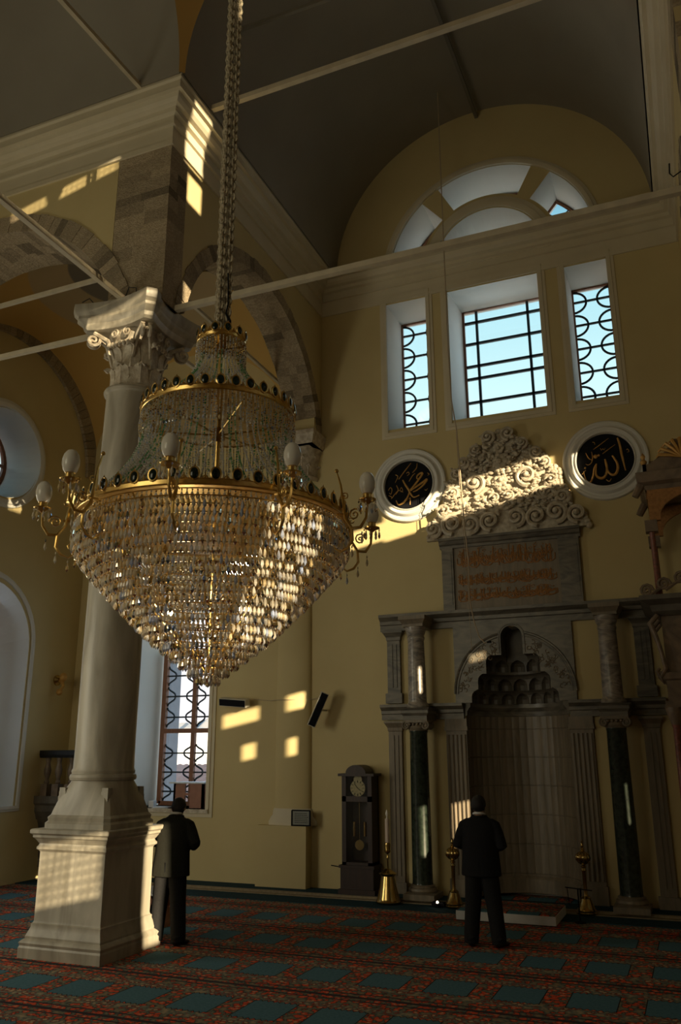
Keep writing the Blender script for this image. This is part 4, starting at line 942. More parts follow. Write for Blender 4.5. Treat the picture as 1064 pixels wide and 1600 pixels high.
# carved crest: scrolls, rosettes and leaf work in front of a pierced slab
crest_slab = [(-3.80, 5.52), (-1.17, 5.52), (-1.20, 5.72), (-1.42, 5.88), (-1.42, 6.1), (-1.52, 6.25), (-1.55, 6.5), (-1.72, 6.62), (-1.78, 6.8), (-1.98, 6.9), (-2.06, 7.06), (-2.2, 7.12), (-2.32, 7.28), (-2.5, 7.3), (-2.66, 7.22), (-2.78, 7.06), (-2.98, 6.98), (-3.04, 6.82), (-3.2, 6.72), (-3.28, 6.5), (-3.42, 6.4), (-3.46, 6.1), (-3.58, 5.95), (-3.70, 5.78)]
cr_ = bpy.data.objects.new('crest', None); C.objects.link(cr_); cr_.parent = mh; cr_.location = (0, 0, 5.5)
mb = MB(); mb.prism(crest_slab, 'y', D - .09, D - .005); mb.obj('crest_slab', M['marble_cap'], cr_, smooth=0)
def scroll(mb, x, z, r, s=1, y=D - .12, turns=1.7, th=None, a0=-PI / 2):
    th = th or r * .24; pts = []; rs = []
    for i in range(30):
        t_ = i / 29; an = a0 + s * 2 * PI * turns * t_; q = r * (1 - .88 * t_); pts.append((x + q * math.cos(an), y - .05 * t_, z + q * math.sin(an))); rs.append(th * (1 - .35 * t_))
    mb.tube(pts, rs, 6); mb.sphere((x, y - .07, z), th * 1.1, 8, 6)
def rosette(mb, x, z, r, y=D - .13, n=7):
    for k in range(n):
        a = 2 * PI * k / n; mb.sphere((x + r * .6 * math.cos(a), y, z + r * .6 * math.sin(a)), r * .42, 8, 6, (1, .6, 1))
    mb.sphere((x, y - .03, z), r * .35, 8, 6)
def sprig(mb, x, z, a, l, y=D - .12):
    for k in range(4):
        q = l * (k + 1) / 4; rr_ = .035 * (1 - .13 * k)
        mb.sphere((x + q * math.cos(a + .25 * k), y - .02 * (k % 2), z + q * math.sin(a + .25 * k)), rr_, 7, 5, (1.2, .8, .8))
mirror = lambda x: 2 * MX - x
rows = [(5.72, .15, [(-3.62, 1), (-3.28, -1), (-2.96, 1), (-2.66, -1)]), ]
big = [(-3.66, 5.70, .15, 1), (-3.34, 5.76, .18, -1), (-3.03, 5.72, .16, 1), (-2.70, 5.74, .16, -1), (-3.46, 6.00, .12, -1), (-2.92, 6.42, .17, 1), (-3.22, 6.62, .10, -1), (-3.10, 6.80, .11, 1), (-2.88, 7.00, .10, -1), (-2.66, 7.20, .12, 1), (-3.30, 6.30, .10, 1), (-2.60, 6.12, .10, -1)]
for x, z, r, s in big:
    mb = MB(); scroll(mb, x, z, r, s, y=D - .15); mb.obj('crest_scroll', M['marble_cap'], cr_, smooth=40)
    mb = MB(); scroll(mb, mirror(x), z + .02, r, -s, y=D - .15); mb.obj('crest_scroll', M['marble_cap'], cr_, smooth=40)
for x_, z, r in ((-3.18, 6.10, .10), (-2.49, 6.75, .15), (-2.49, 6.98, .10), (-2.78, 6.10, .09), (-3.34, 6.45, .08), (-2.95, 6.72, .08), (-2.49, 6.42, .12)):
    for x in ([x_] if abs(x_ - MX) < .05 else [x_, mirror(x_)]): mb = MB(); rosette(mb, x, z, r); mb.obj('crest_rosette', M['marble_cap'], cr_, smooth=40)
mb = MB(); rr = random.Random(21)
def inside_crest(x, z):
    c = False; n = len(crest_slab)
    for i in range(n):
        (x1_, y1_), (x2_, y2_) = crest_slab[i], crest_slab[(i + 1) % n]
        if (y1_ > z) != (y2_ > z) and x < (x2_ - x1_) * (z - y1_) / (y2_ - y1_) + x1_: c = not c
    return c
k = 0
while k < 130:
    x = rr.uniform(-3.75, MX + .02); z = rr.uniform(5.9, 7.2)
    if not inside_crest(x, z): continue
    a = rr.uniform(0, 2 * PI); l = rr.uniform(.07, .13); y = D - rr.uniform(.09, .17); sprig(mb, x, z, a, l, y); sprig(mb, mirror(x), z, PI - a, l, y); k += 1
for i in range(len(crest_slab)):          # knobbly outline
    a, b = Vector(crest_slab[i]), Vector(crest_slab[(i + 1) % len(crest_slab)])
    if abs(a.y - b.y) < .01: continue
    m_ = int((b - a).length / .07) + 1
    for q in range(m_): p = a.lerp(b, q / m_); mb.sphere((p.x + rr.uniform(-.015, .015), D - .07, p.y + rr.uniform(-.015, .015)), rr.uniform(.035, .055), 8, 6)
mb.obj('crest_leafwork', M['marble_cap'], cr_, smooth=40)['kind'] = 'stuff'
mb = MB()
pts_ = arc(mirror(-3.18) - .02, 6.02, .19, 10, 170, 20); mb.tube([(x, D - .14, z) for x, z in pts_], .03, 6)
for k in range(6): a = math.radians(20 + 28 * k); mb.tube([(mirror(-3.18) - .02, D - .15, 6.02), (mirror(-3.18) - .02 + .17 * math.cos(a), D - .17, 6.02 + .17 * math.sin(a))], .02, 6)
mb.obj('crest_shell', M['marble_cap'], cr_, smooth=40)
# ================================================================ CHANDELIER
KX, KY = -2.93, 4.80
t = thing('chandelier', 'huge tiered crystal chandelier with bulb arms and green cabochon bands, on a long chain', 'chandelier', (KX, KY, 3.6))
RNG = random.Random(4)
def hoop(mb, r, z, th, n=72): mb.tube([(KX + r * math.cos(2 * PI * i / n), KY + r * math.sin(2 * PI * i / n), z) for i in range(n + 1)], th, 6, caps=False)
# inverted cone of pendants, tier by tier
NT = 21
CPROF = [(3.61, .905), (3.55, .935), (3.46, .935), (3.37, .885), (3.12, .66), (2.87, .405), (2.68, .165), (2.58, .05)]
def cone_r(z):
    for (za, ra), (zb, rb) in zip(CPROF, CPROF[1:]):
        if z >= zb: return ra + (rb - ra) * (za - z) / (za - zb)
    return .05
near, far_ = [], MB(); CAMA = math.atan2(-KY, -KX)
for k in range(NT):
    z = 3.60 - 1.0 * k / (NT - 1); r = cone_r(z); cnt = max(6, int(2 * PI * r / .0315)); h = .066; o = RNG.random()
    for i in range(cnt):
        a = 2 * PI * (i + o) / cnt; x, y = KX + r * math.cos(a), KY + r * math.sin(a); da = abs((a - CAMA + PI) % (2 * PI) - PI)
        item = ((x, y, z - h * .55 + RNG.uniform(-.003, .003)), a)
        if 2 <= k <= 9 and da < .30 and len(near) < 100: near.append(item)
        else: far_.drop(item[0], .0128, h, a)
        far_.octa((x, y, z), .008, .010)
    hp = MB(); hoop(hp, r - .006, z + .012, .005, max(12, int(72 * r) + 12)); hp.obj('gilt_hoop', M['gold'], t)
far_.obj('crystal_cone', M['crystal'], t, smooth=0, fix=False)['kind'] = 'stuff'
pd = MB(); pd.drop((0, 0, 0), .0128, .066); pm = pd.mesh('crystal_pendant', M['crystal'], 0, False)
for c_, a in near:
    o_ = bpy.data.objects.new('crystal_pendant', pm); C.objects.link(o_); o_.parent = t; o_.location = Vector(c_) - Vector(t.location); o_.rotation_euler = (0, 0, a)
mb = MB(); mb.sphere((KX, KY, 2.575), .025, 12, 8); mb.drop((KX, KY, 2.545), .018, .05); mb.obj('bottom_finial', M['crystal'], t, smooth=0)
# ribs that carry the cone
mb = MB()
for k in range(10):
    a = 2 * PI * (k + .5) / 10; mb.tube([(KX + .94 * math.cos(a), KY + .94 * math.sin(a), 3.60), (KX + .45 * math.cos(a), KY + .45 * math.sin(a), 3.10), (KX + .03 * math.cos(a), KY + .03 * math.sin(a), 2.62)], .006, 5)
mb.obj('cone_ribs', M['gold'], t)
# crown bands with cabochons
def crown(r, z, n, hgt, w):
    mb = MB(); mb.lathe([(r - .006, z), (r, z), (r + .004, z + hgt * .28), (r - .006, z + hgt * .28)], (KX, KY), 96); hoop(mb, r + .003, z, .006, 96); hoop(mb, r + .003, z + hgt * .30, .004, 96)
    for i in range(n):
        a = 2 * PI * (i + .5) / n; c = (KX + (r + .006) * math.cos(a), KY + (r + .006) * math.sin(a), z + hgt * .55); tx, ty = -math.sin(a), math.cos(a)
        ov = [(c[0] + tx * w * .58 * math.cos(q), c[1] + ty * w * .58 * math.cos(q), c[2] + w * .78 * math.sin(q)) for q in [2 * PI * j / 12 for j in range(13)]]
        mb.tube(ov, .0065, 5, caps=False); mb.tube([(c[0], c[1], c[2] + w * .78), (c[0], c[1], c[2] + w * 1.15)], [.006, .002], 5)
        a2 = 2 * PI * i / n; c2 = (KX + r * math.cos(a2), KY + r * math.sin(a2)); mb.tube([(c2[0], c2[1], z + hgt * .3), (c2[0], c2[1], z + hgt * .62)], [.008, .003], 5)
        mb.tube([(c2[0] - math.sin(a2) * -.02, c2[1] + math.cos(a2) * -.02, z + hgt * .3), (c2[0], c2[1], z + hgt * .5), (c2[0] - math.sin(a2) * .02, c2[1] + math.cos(a2) * .02, z + hgt * .3)], .004, 4)
    band = mb.obj('gilt_crown_band', M['gold'], t)
    for i in range(n):
        a = 2 * PI * (i + .5) / n; g = MB(); s0 = len(g.v); g.sphere((0, 0, 0), 1, 10, 8)
        mx = Matrix.Translation((KX + (r + .008) * math.cos(a), KY + (r + .008) * math.sin(a), z + hgt * .55)) @ Matrix.Rotation(a, 4, 'Z') @ Matrix.Diagonal((.010, w * .50, w * .70, 1))
        g.xf(mx); g.obj('cabochon', M['enamel_green'], band, fix=False)
crown(.925, 3.63, 46, .12, .050)
crown(.545, 4.42, 34, .12, .048)
crown(.175, 5.02, 12, .11, .044)
# bead strands: straight fringes and swags
def strand(mb, pts, step=.0185, w=.0085):
    L_ = 0; P_ = [Vector(p) for p in pts]; 
    for i in range(len(P_) - 1):
        seg = (P_[i + 1] - P_[i]).length; q = 0
        while L_ + 0 < seg: 
            p = P_[i].lerp(P_[i + 1], L_ / seg); mb.octa(p, w, w * 1.15); L_ += step
        L_ -= seg
def swag(r0, z0, r1, z1, a, sag, n=10, twist=0):
    out = []
    for i in range(n + 1):
        s = i / n; r = r0 + (r1 - r0) * (s ** sag); out.append((KX + r * math.cos(a + twist * s), KY + r * math.sin(a + twist * s), z0 + (z1 - z0) * s))
    return out
for nm, r0, z0, r1, z1, n, sag, m_ in (('lower_bead_swags', .53, 4.30, .905, 3.68, 84, 1.9, 'bead'), ('upper_bead_swags', .165, 4.90, .525, 4.46, 44, 1.8, 'bead')):
    mb = MB(); gb = MB()
    for i in range(n): strand(gb if i % 6 < 2 else mb, swag(r0, z0, r1, z1, 2 * PI * i / n, sag))
    o = mb.obj(nm, M['bead'], t, smooth=0, fix=False); o['kind'] = 'stuff'; gb.obj('green_bead_strands', M['green_bead'], o, smooth=0, fix=False)['kind'] = 'stuff'
# straight curtains under the upper rings
for nm, r, za, zb, n in (('upper_bead_fringe', .545, 4.41, 4.24, 130), ('crown_bead_fringe', .18, 5.01, 4.86, 46)):
    mb = MB()
    for i in range(n):
        a = 2 * PI * i / n; strand(mb, [(KX + r * math.cos(a), KY + r * math.sin(a), za), (KX + r * 1.02 * math.cos(a), KY + r * 1.02 * math.sin(a), (za + zb) / 2), (KX + r * math.cos(a), KY + r * math.sin(a), zb)], .016, .0075)
        mb.drop((KX + r * math.cos(a), KY + r * math.sin(a), zb - .02), .009, .035, a)
    mb.obj(nm, M['crystal'], t, smooth=0, fix=False)['kind'] = 'stuff'
mb = MB(); gb = MB()
for i in range(52): a = 2 * PI * i / 52; strand(gb if i % 3 == 0 else mb, [(KX + .50 * math.cos(a), KY + .50 * math.sin(a), 4.40), (KX + .47 * math.cos(a), KY + .47 * math.sin(a), 3.95)], .021)
o = mb.obj('inner_bead_curtain', M['bead'], t, smooth=0, fix=False); o['kind'] = 'stuff'; gb.obj('green_bead_strands', M['green_bead'], o, smooth=0, fix=False)['kind'] = 'stuff'
# stem, spokes and hub
mb = MB(); mb.tube([(KX, KY, 5.12), (KX, KY, 3.6), (KX, KY, 3.55), (KX, KY, 2.62)], [.018, .018, .007, .007], 10)
for z, r in ((4.98, .17), (4.30, .53), (3.66, .91)):
    mb.lathe([(.02, z - .05), (.05, z - .03), (.045, z + .03), (.02, z + .06)], (KX, KY), 12)
    for k in range(6 if r > .3 else 4): a = 2 * PI * (k + .3) / (6 if r > .3 else 4); mb.tube([(KX, KY, z), (KX + r * math.cos(a), KY + r * math.sin(a), z + (.05 if r > .3 else .03))], .008, 6)
mb.obj('stem', M['gold'], t)
# bulb arms
def arm(a):
    d = Vector((math.cos(a), math.sin(a), 0)); B = lambda r, z: (KX + d.x * r, KY + d.y * r, z)
    mb = MB()
    mb.tube([B(.93, 3.60), B(1.00, 3.60)], .010, 6)
    mb.tube([B(.925, 3.90), B(.955, 3.80), B(.97, 3.68), B(.985, 3.57), B(1.03, 3.50), B(1.09, 3.50), B(1.13, 3.56), B(1.14, 3.66)], [.005, .008, .010, .0115, .0115, .011, .009, .008], 8)
    mb.sphere(B(.925, 3.905), .014, 8, 6)
    mb.tube([B(1.03, 3.50), B(1.035, 3.42), B(1.0, 3.37), B(.95, 3.35), B(.91, 3.38), B(.90, 3.43), B(.935, 3.455), B(.96, 3.43), B(.95, 3.41)], [.010, .010, .009, .008, .007, .006, .0055, .005, .004], 7)
    mb.tube([B(1.05 + .045 * (1 - i / 16) * math.cos(i * .75), 3.59 + .045 * (1 - i / 16) * math.sin(i * .75)) for i in range(16)], .0055, 6)
    mb.tube([B(.985 + .03 * (1 - i / 12) * math.cos(PI + i * .75), 3.72 + .03 * (1 - i / 12) * math.sin(i * .75)) for i in range(12)], .004, 5)
    c = B(1.14, 0)
    mb.lathe([(.012, 3.65), (.03, 3.665), (.055, 3.675), (.058, 3.682), (.03, 3.688), (.028, 3.715), (.032, 3.72), (0, 3.72)], (c[0], c[1]), 14)
    o = mb.obj('bulb_arm', M['gold'], t)
    b = MB(); b.lathe([(.024, 3.71), (.042, 3.735), (.052, 3.77), (.053, 3.80), (.045, 3.835), (.028, 3.86), (.0, 3.872)], (c[0], c[1]), 18); b.obj('bulb', M['bulb'], o)
    g = MB()
    for k in range(9): q = 2 * PI * k / 9; x, y = c[0] + .056 * math.cos(q), c[1] + .056 * math.sin(q); g.octa((x, y, 3.665), .007, .010); g.drop((x, y, 3.625), .010, .055, q)
    g.obj('bobeche_drops', M['crystal'], o, smooth=0, fix=False)['kind'] = 'stuff'
    for r, z in ((1.03, 3.335), (.95, 3.28), (1.10, 3.42), (.905, 3.31)): g = MB(); p = B(r, z); g.drop((p[0], p[1], z + .042), .006, .026); g.drop(p, .011, .062); g.obj('hanging_pendant', M['crystal'], o, smooth=0, fix=False)
for k in range(10): arm(math.radians(-144 + 36 * k))
# chain bundle up to the dome
mb = MB(); rr = random.Random(9)
for q in range(4):
    zz = 5.10; i = 0
    while zz < 13.8:
        off = .043; ph = 2 * PI * q / 4; x, y = KX + off * math.cos(ph), KY + off * math.sin(ph)
        a = (i % 2) * PI / 2 + ph; ll = .034
        ring = [(x + .022 * math.cos(u) * math.cos(a), y + .022 * math.cos(u) * math.sin(a), zz + ll * math.sin(u)) for u in [2 * PI * j / 8 for j in range(9)]]
        mb.tube(ring, .0105, 5, caps=False); zz += .046; i += 1
mb.obj('chain', M['chain'], t)
mb = MB(); mb.tube([(KX + .05, KY - .03, 5.6), (KX + .055, KY - .02, 5.35), (KX + .045, KY - .03, 5.26), (KX + .085, KY - .04, 5.18), (KX + .09, KY - .04, 5.12)], [.006, .006, .006, .014, .012], 6); mb.obj('supply_wire', M['black'], t)
lb = bpy.data.materials.new('lit_bulb'); lb.use_nodes = True; b_ = lb.node_tree.nodes['Principled BSDF']; b_.inputs['Emission Color'].default_value = (1, .75, .35, 1); b_.inputs['Emission Strength'].default_value = 30
mb = MB(); mb.sphere((KX - .12, KY - .30, 2.98), .018, 10, 8); mb.obj('lit_bulb', lb, t)
pl_ = bpy.data.lights.new('cone_lamp', 'POINT'); pl_.energy = 7; pl_.color = (1, .86, .62); pl_.shadow_soft_size = .06  # point light added inside the cone to brighten the crystals
po_ = bpy.data.objects.new('cone_lamp', pl_); C.objects.link(po_); po_.location = (KX - .12, KY - .2, 3.12)

# ================================================================ MINBAR (its edge shows at the right)
t = thing('minbar', 'carved marble pulpit with shell cresting and slim columns, cut by the right edge', 'pulpit', (.35, 12.3, 0))
xa, xb, ya, yb = -.26, .95, 11.75, 12.75
for x in (xa + .06, xb - .06):
    for y in (ya + .06, yb - .06): mb = MB(); mb.lathe([(.09, .0), (.09, .3), (.07, .34), (.075, .37), (.055, .40), (.05, 1.6), (.045, 2.40), (.06, 2.44)], (x, y), 20); mb.obj('lower_column', M['redstone'], t)
for x in (xa + .06, xb - .06):
    for y in (ya + .06, yb - .06): mb = MB(); mb.lathe([(.05, 2.42), (.06, 2.46), (.09, 2.56), (.11, 2.62), (.11, 2.66)], (x, y), 20); mb.box(x - .10, x + .10, y - .10, y + .10, 2.66, 2.74); mb.obj('capital', M['minbar'], t)
def shell(z0, z1, x0=xa, x1=xb, y0=ya, y1=yb): return [(x0, y0), (x1, y0), (x1, y1), (x0, y1)]
mb = MB(); mb.sweep(shell(0, 0), [(-.1, 2.74), (0, 2.74), (0, 3.0), (.03, 3.02), (.03, 3.1), (-.1, 3.1)], closed=True)
mb.box(xa + .02, xb - .02, ya + .04, yb, 2.80, 3.9); mb.obj('lower_body', M['minbar'], t, smooth=20)
mb = MB(); mb.sweep(shell(0, 0), [(-.1, 3.85), (0, 3.85), (.08, 3.90), (.10, 3.98), (.22, 4.04), (.22, 4.10), (.12, 4.12), (-.1, 4.14)], closed=True); mb.box(xa, xb, ya, yb, 3.9, 4.13); mb.obj('balcony_cornice', M['dark_stone'], t, smooth=20)
for y in (ya - .02, ya + .5, yb - .05):
    mb = MB()
    pts = [(xa - .02, y, 3.86), (xa - .12, y, 3.75), (xa - .06, y, 3.55), (xa - .02, y, 3.35), (xa + .01, y, 3.15), (xa - .06, y, 3.05), (xa - .10, y, 3.12), (xa - .06, y, 3.16)]
    mb.tube(pts, [.03, .04, .03, .025, .03, .035, .03, .02], 8); mb.obj('scroll_bracket', M['minbar'], t)
for k in range(4):
    mb = MB(); x = xa - .12 + .22 * k; z = 4.18 + .07 * k; mb.tube([(x + .09 * (1 - i / 18) * math.cos(i * .7), ya - .10, z + .09 * (1 - i / 18) * math.sin(i * .7)) for i in range(18)], .02, 6)
    mb.tube([(x + .02, ya - .10, z - .08), (x + .14, ya - .10, z + .0), (x + .24, ya - .10, z + .06)], .022, 6); mb.obj('openwork_volute', M['minbar'], t)
for x in (xa + .03, xb - .03):
    for y in (ya + .03, yb - .03): mb = MB(); mb.lathe([(.05, 4.13), (.05, 4.18), (.035, 4.22), (.035, 4.98), (.05, 5.02)], (x, y), 16); mb.obj('upper_column', M['redstone'], t)
for x in (xa + .03, xb - .03):
    for y in (ya + .03, yb - .03): mb = MB(); mb.box(x - .08, x + .08, y - .08, y + .08, 5.0, 5.16); mb.obj('upper_capital', M['minbar'], t, smooth=0)
# arched upper panels
poly = [(xa + .02, 5.16), (xa + .16, 5.16)] + [(xa + .16 + (xb - xa - .32) * (1 - math.cos(PI * i / 16)) / 2, 5.16 + .30 * math.sin(PI * i / 16) ** .7 + (.08 * (1 - abs(i - 8) / 8) ** 2)) for i in range(1, 16)] + [(xb - .16, 5.16), (xb - .02, 5.16), (xb - .02, 5.62), (xa + .02, 5.62)]
mb = MB(); mb.prism(poly, 'y', ya, ya + .06); mb.prism(poly, 'y', yb - .06, yb); mb.box(xa, xa + .05, ya + .1, yb - .1, 5.5, 5.62); mb.obj('arched_panel', M['gild_dull'], t, smooth=0)
mb = MB(); mb.sweep(shell(0, 0), [(-.1, 5.60), (0, 5.60), (.02, 5.66), (.08, 5.70), (.10, 5.76), (.10, 5.84), (.05, 5.86), (-.1, 5.86)], closed=True); mb.box(xa, xb, ya, yb, 5.62, 5.85)
mb.box(xa, xb, ya, ya + .05, 5.85, 5.98); mb.box(xa, xa + .05, ya, yb, 5.85, 5.98)
mb.obj('canopy_cornice', M['minbar'], t, smooth=20)
for y in (ya, yb): mb = MB(); mb.tube([(xa - .14, y, 5.52), (xa - .06, y, 5.66), (xa - .02, y, 5.76)], [.05, .06, .04], 8); mb.obj('corner_scroll', M['minbar'], t)
mb = MB(); mb.prism([(xa + .1, 5.98), (xb - .1, 5.98), (xb - .3, 6.12), (xb - .45, 6.3), (xa + .45, 6.3), (xa + .3, 6.12)], 'y', ya + .0, ya + .05); mb.box(xa + .1, xb - .1, ya + .1, yb - .1, 5.85, 6.05)
mb.obj('canopy_roof', M['minbar'], t, smooth=20)
mb = MB()
for k in range(9):
    a = PI * (.08 + .84 * k / 8); cx0, cz0 = xa + .52, 6.02; mb.tube([(cx0, ya - .02, cz0), (cx0 + .16 * math.cos(a), ya - .04, cz0 + .16 * math.sin(a)), (cx0 + .30 * math.cos(a), ya - .02, cz0 + .28 * math.sin(a)), (cx0 + .33 * math.cos(a + .12), ya - .0, cz0 + .26 * math.sin(a + .12))], [.012, .022, .028, .012], 6)
mb.obj('shell_cresting', M['gold_paint'], t)
mb = MB(); mb.lathe([(.03, 5.98), (.05, 6.02), (.02, 6.06), (.035, 6.10), (.0, 6.16)], (xa + .02, ya + .02), 10); mb.obj('corner_finial', M['gold_paint'], t)

# ================================================================ THINGS ALONG THE WALL
# long-case clock
t = thing('longcase_clock', 'dark wooden longcase clock with arched hood and round dial against the wall', 'clock', (-4.99, 12.88, .052))
x0, x1, y0, y1 = -5.24, -4.74, 12.72, 13.04; xc = (x0 + x1) / 2
mb = MB(); mb.box(x0 - .02, x1 + .02, y0 - .02, y1, .052, .42); mb.box(x0 - .05, x1 + .05, y0 - .05, y1, .052, .12); mb.box(x0 - .04, x1 + .04, y0 - .04, y1, .42, .46); mb.obj('plinth', M['wood'], t, smooth=0)
mb = MB(); mb.box(x0, x0 + .07, y0, y1, .46, 1.42); mb.box(x1 - .07, x1, y0, y1, .46, 1.42); mb.box(x0, x1, y1 - .04, y1, .46, 1.8); mb.box(x0, x1, y0, y1, .46, .50)
mb.box(x0, x1, y0, y0 + .02, 1.38, 1.46); mb.box(x0, x0 + .07, y0, y1, 1.42, 1.8); mb.box(x1 - .07, x1, y0, y1, 1.42, 1.8); mb.obj('trunk', M['wood'], t, smooth=0)
mb = MB(); pl = [(x0 - .05, 1.76), (x1 + .05, 1.76), (x1 + .05, 1.80), (x1 - .08, 1.80)] + [(xc + .17 * math.cos(PI * i / 12), 1.80 + .13 * math.sin(PI * i / 12)) for i in range(13)] + [(x0 + .08, 1.80), (x0 - .05, 1.80)]
mb.prism(pl, 'y', y0 - .04, y1); mb.obj('arched_hood', M['wood'], t, smooth=0)
mb = MB(); mb.box(x0 + .07, x1 - .07, y0 + .005, y0 + .012, .50, 1.38); mb.box(x0 + .07, x1 - .07, y0 + .005, y0 + .012, 1.46, 1.76); mb.obj('door_glass', M['glass'], t, smooth=0)
mb = MB(); mb.prism(circ((xc, 1.58), .125, 32), 'y', y0 + .05, y0 + .06); mb.prism(circ((xc, 1.71), .07, 20), 'y', y0 + .055, y0 + .062); dial = mb.obj('dial', mat('aged_brass_dial', (.34, .30, .16), (.26, .22, .11), .5, .3, scale=40), t, smooth=0)
mb = MB()
for k in range(12): a = PI / 6 * k; mb.bar((xc + .085 * math.cos(a), y0 + .045, 1.58 + .085 * math.sin(a)), (xc + .115 * math.cos(a), y0 + .045, 1.58 + .115 * math.sin(a)), .010, .006)
mb.bar((xc, y0 + .042, 1.58), (xc + .05, y0 + .042, 1.545), .010, .004); mb.bar((xc, y0 + .042, 1.58), (xc - .055, y0 + .042, 1.65), .008, .004); mb.obj('numerals_and_hands', M['black'], dial, smooth=0)
mb = MB(); mb.tube([(xc, y0 + .12, 1.42), (xc, y0 + .12, .80)], .006, 6); mb.prism(circ((xc, .74), .075, 24), 'y', y0 + .11, y0 + .13); mb.obj('pendulum', M['brass'], t)
for k in (-1, 1): mb = MB(); mb.lathe([(0, .86), (.026, .865), (.026, 1.08), (0, 1.085)], (xc + .09 * k, y0 + .12), 12); mb.obj('weight', M['brass'], t)
mb = MB(); mb.tube([(x0 - .19, y0 + .02, .44), (x0 - .06, y0 + .0, .43), (x0 - .04, y0, .44)], .008, 6); tag(mb.obj('cable_stub', M['black']), 'short black rod sticking out left of the clock plinth', 'rod')

# big bell-shaped candlestick
def lathe_obj(name, prof, x, y, z0, m, parent, n=32, flute=None):
    mb = MB(); mb.lathe(prof, (x, y), n, z0=z0, flute=flute); return mb.obj(name, M[m], parent)
t = thing('candlestick', 'bell-shaped brass floor candlestick with one pale candle, beside the clock', 'candlestick', (-4.38, 12.40, .02))
x, y = -4.38, 12.40
lathe_obj('bell_foot', [(.18, 0), (.185, .02), (.17, .04), (.165, .06), (.15, .12), (.125, .22), (.105, .34), (.10, .36), (.125, .38), (.13, .395), (.11, .41), (.07, .43), (.045, .45), (.015, .46)], x, y, .02, 'brass', t, 40)
lathe_obj('stem', [(.012, .45), (.012, .58), (.02, .60), (.012, .62), (.012, .66), (.04, .68), (.045, .70), (.04, .72), (.045, .78), (.04, .81), (.03, .82)], x, y, .02, 'brass', t, 20)
lathe_obj('candle', [(.032, .80), (.032, 1.14), (.028, 1.15), (0, 1.15)], x, y, .02, 'wax', t, 20)
lathe_obj('candle_lamp', [(.012, 1.15), (.010, 1.18), (.020, 1.20), (.022, 1.225), (.012, 1.26), (0, 1.28)], x, y, .02, 'bulb', t, 14)
# ribbed globe stands either side of the niche
def globe_stand():
    t = thing('brass_stand', 'x', 'brass stand', (0, 0, 0), 'brass globe stands flanking the niche')
    lathe_obj('foot', [(.135, 0), (.14, .015), (.125, .03), (.13, .045), (.11, .07), (.085, .14), (.065, .19), (.07, .20), (.045, .22)], 0, 0, 0, 'brass', t, 32)
    lathe_obj('stem', [(.032, .21), (.026, .25), (.026, .52), (.034, .54), (.022, .57), (.04, .585), (.02, .61)], 0, 0, 0, 'brass', t, 20)
    lathe_obj('ribbed_globe', [(.02, .61), (.06, .63), (.092, .67), (.10, .705), (.088, .74), (.055, .77), (.025, .785)], 0, 0, 0, 'brass', t, 48, flute=lambda a, z: 1 + .06 * math.cos(a * 14))
    lathe_obj('finial', [(.02, .78), (.03, .80), (.015, .83), (.022, .85), (.008, .89), (.012, .905), (0, .92)], 0, 0, 0, 'brass', t, 16)
    return t
g1 = globe_stand(); g1.location = (-3.40, 12.42, .02); g1['label'] = 'brass stand with ribbed globe at left of the niche, partly behind the standing man'
g2 = g1.copy(); C.objects.link(g2); g2.location = (-1.60, 12.55, .02); g2['label'] = 'brass stand with ribbed globe at right of the niche'
for ch in list(g1.children): c_ = ch.copy(); C.objects.link(c_); c_.parent = g2
# raised kilim platform in front of the niche
t = thing('prayer_platform', 'low white-edged platform topped with patterned carpet in front of the niche', 'platform', (-2.5, 12.1, 0))
pl = [(-3.18, 11.66), (-1.85, 11.80), (-1.72, 12.48), (-3.20, 12.48)]
mb = MB(); mb.prism([(-3.16, 11.60), (-1.87, 11.60), (-1.87, 12.49), (-3.16, 12.49)], 'z', .009, .115); mb.obj('platform_body', M['paper'], t, smooth=0)
mb = MB(); mb.prism([(-3.15, 11.61), (-1.88, 11.61), (-1.88, 12.48), (-3.15, 12.48)], 'z', .115, .128); c_ = mb.obj('carpet_top', M['carpet'], t, smooth=0)
# small black microphone stand
t = thing('microphone_stand', 'thin black folding stand on the floor right of the platform', 'stand', (-1.62, 11.95, .008))
mb = MB(); mb.tube([(-1.62, 11.95, .02), (-1.62, 11.95, .40)], .009, 8); mb.lathe([(.07, 0), (.07, .01), (.012, .02)], (-1.62, 11.95), 16, z0=.008); mb.obj('post', M['black'], t)
mb = MB(); mb.bar((-1.78, 11.98, .415), (-1.44, 11.92, .40), .018, .012); mb.tube([(-1.76, 11.98, .41), (-1.74, 11.97, .20)], .005, 6); mb.obj('cross_bar', M['black'], t)
# small lamp socket by the left green column's foot
t = thing('floor_lamp_socket', 'small dark lamp fitting with tiny lit bulb on the floor step by the green column', 'lamp', (-3.62, 12.35, .02))
mb = MB(); mb.box(-3.72, -3.54, 12.36, 12.48, .02, .07); mb.lathe([(.03, 0), (.03, .04), (.015, .05)], (-3.62, 12.33), 12, z0=.02); mb.obj('socket', M['black'], t)
l2 = bpy.data.materials.new('small_lit_bulb'); l2.use_nodes = True; b_ = l2.node_tree.nodes['Principled BSDF']; b_.inputs['Emission Color'].default_value = (1, .85, .6, 1); b_.inputs['Emission Strength'].default_value = 6
mb = MB(); mb.sphere((-3.62, 12.32, .08), .018, 10, 8); mb.obj('tiny_bulb', l2, t)
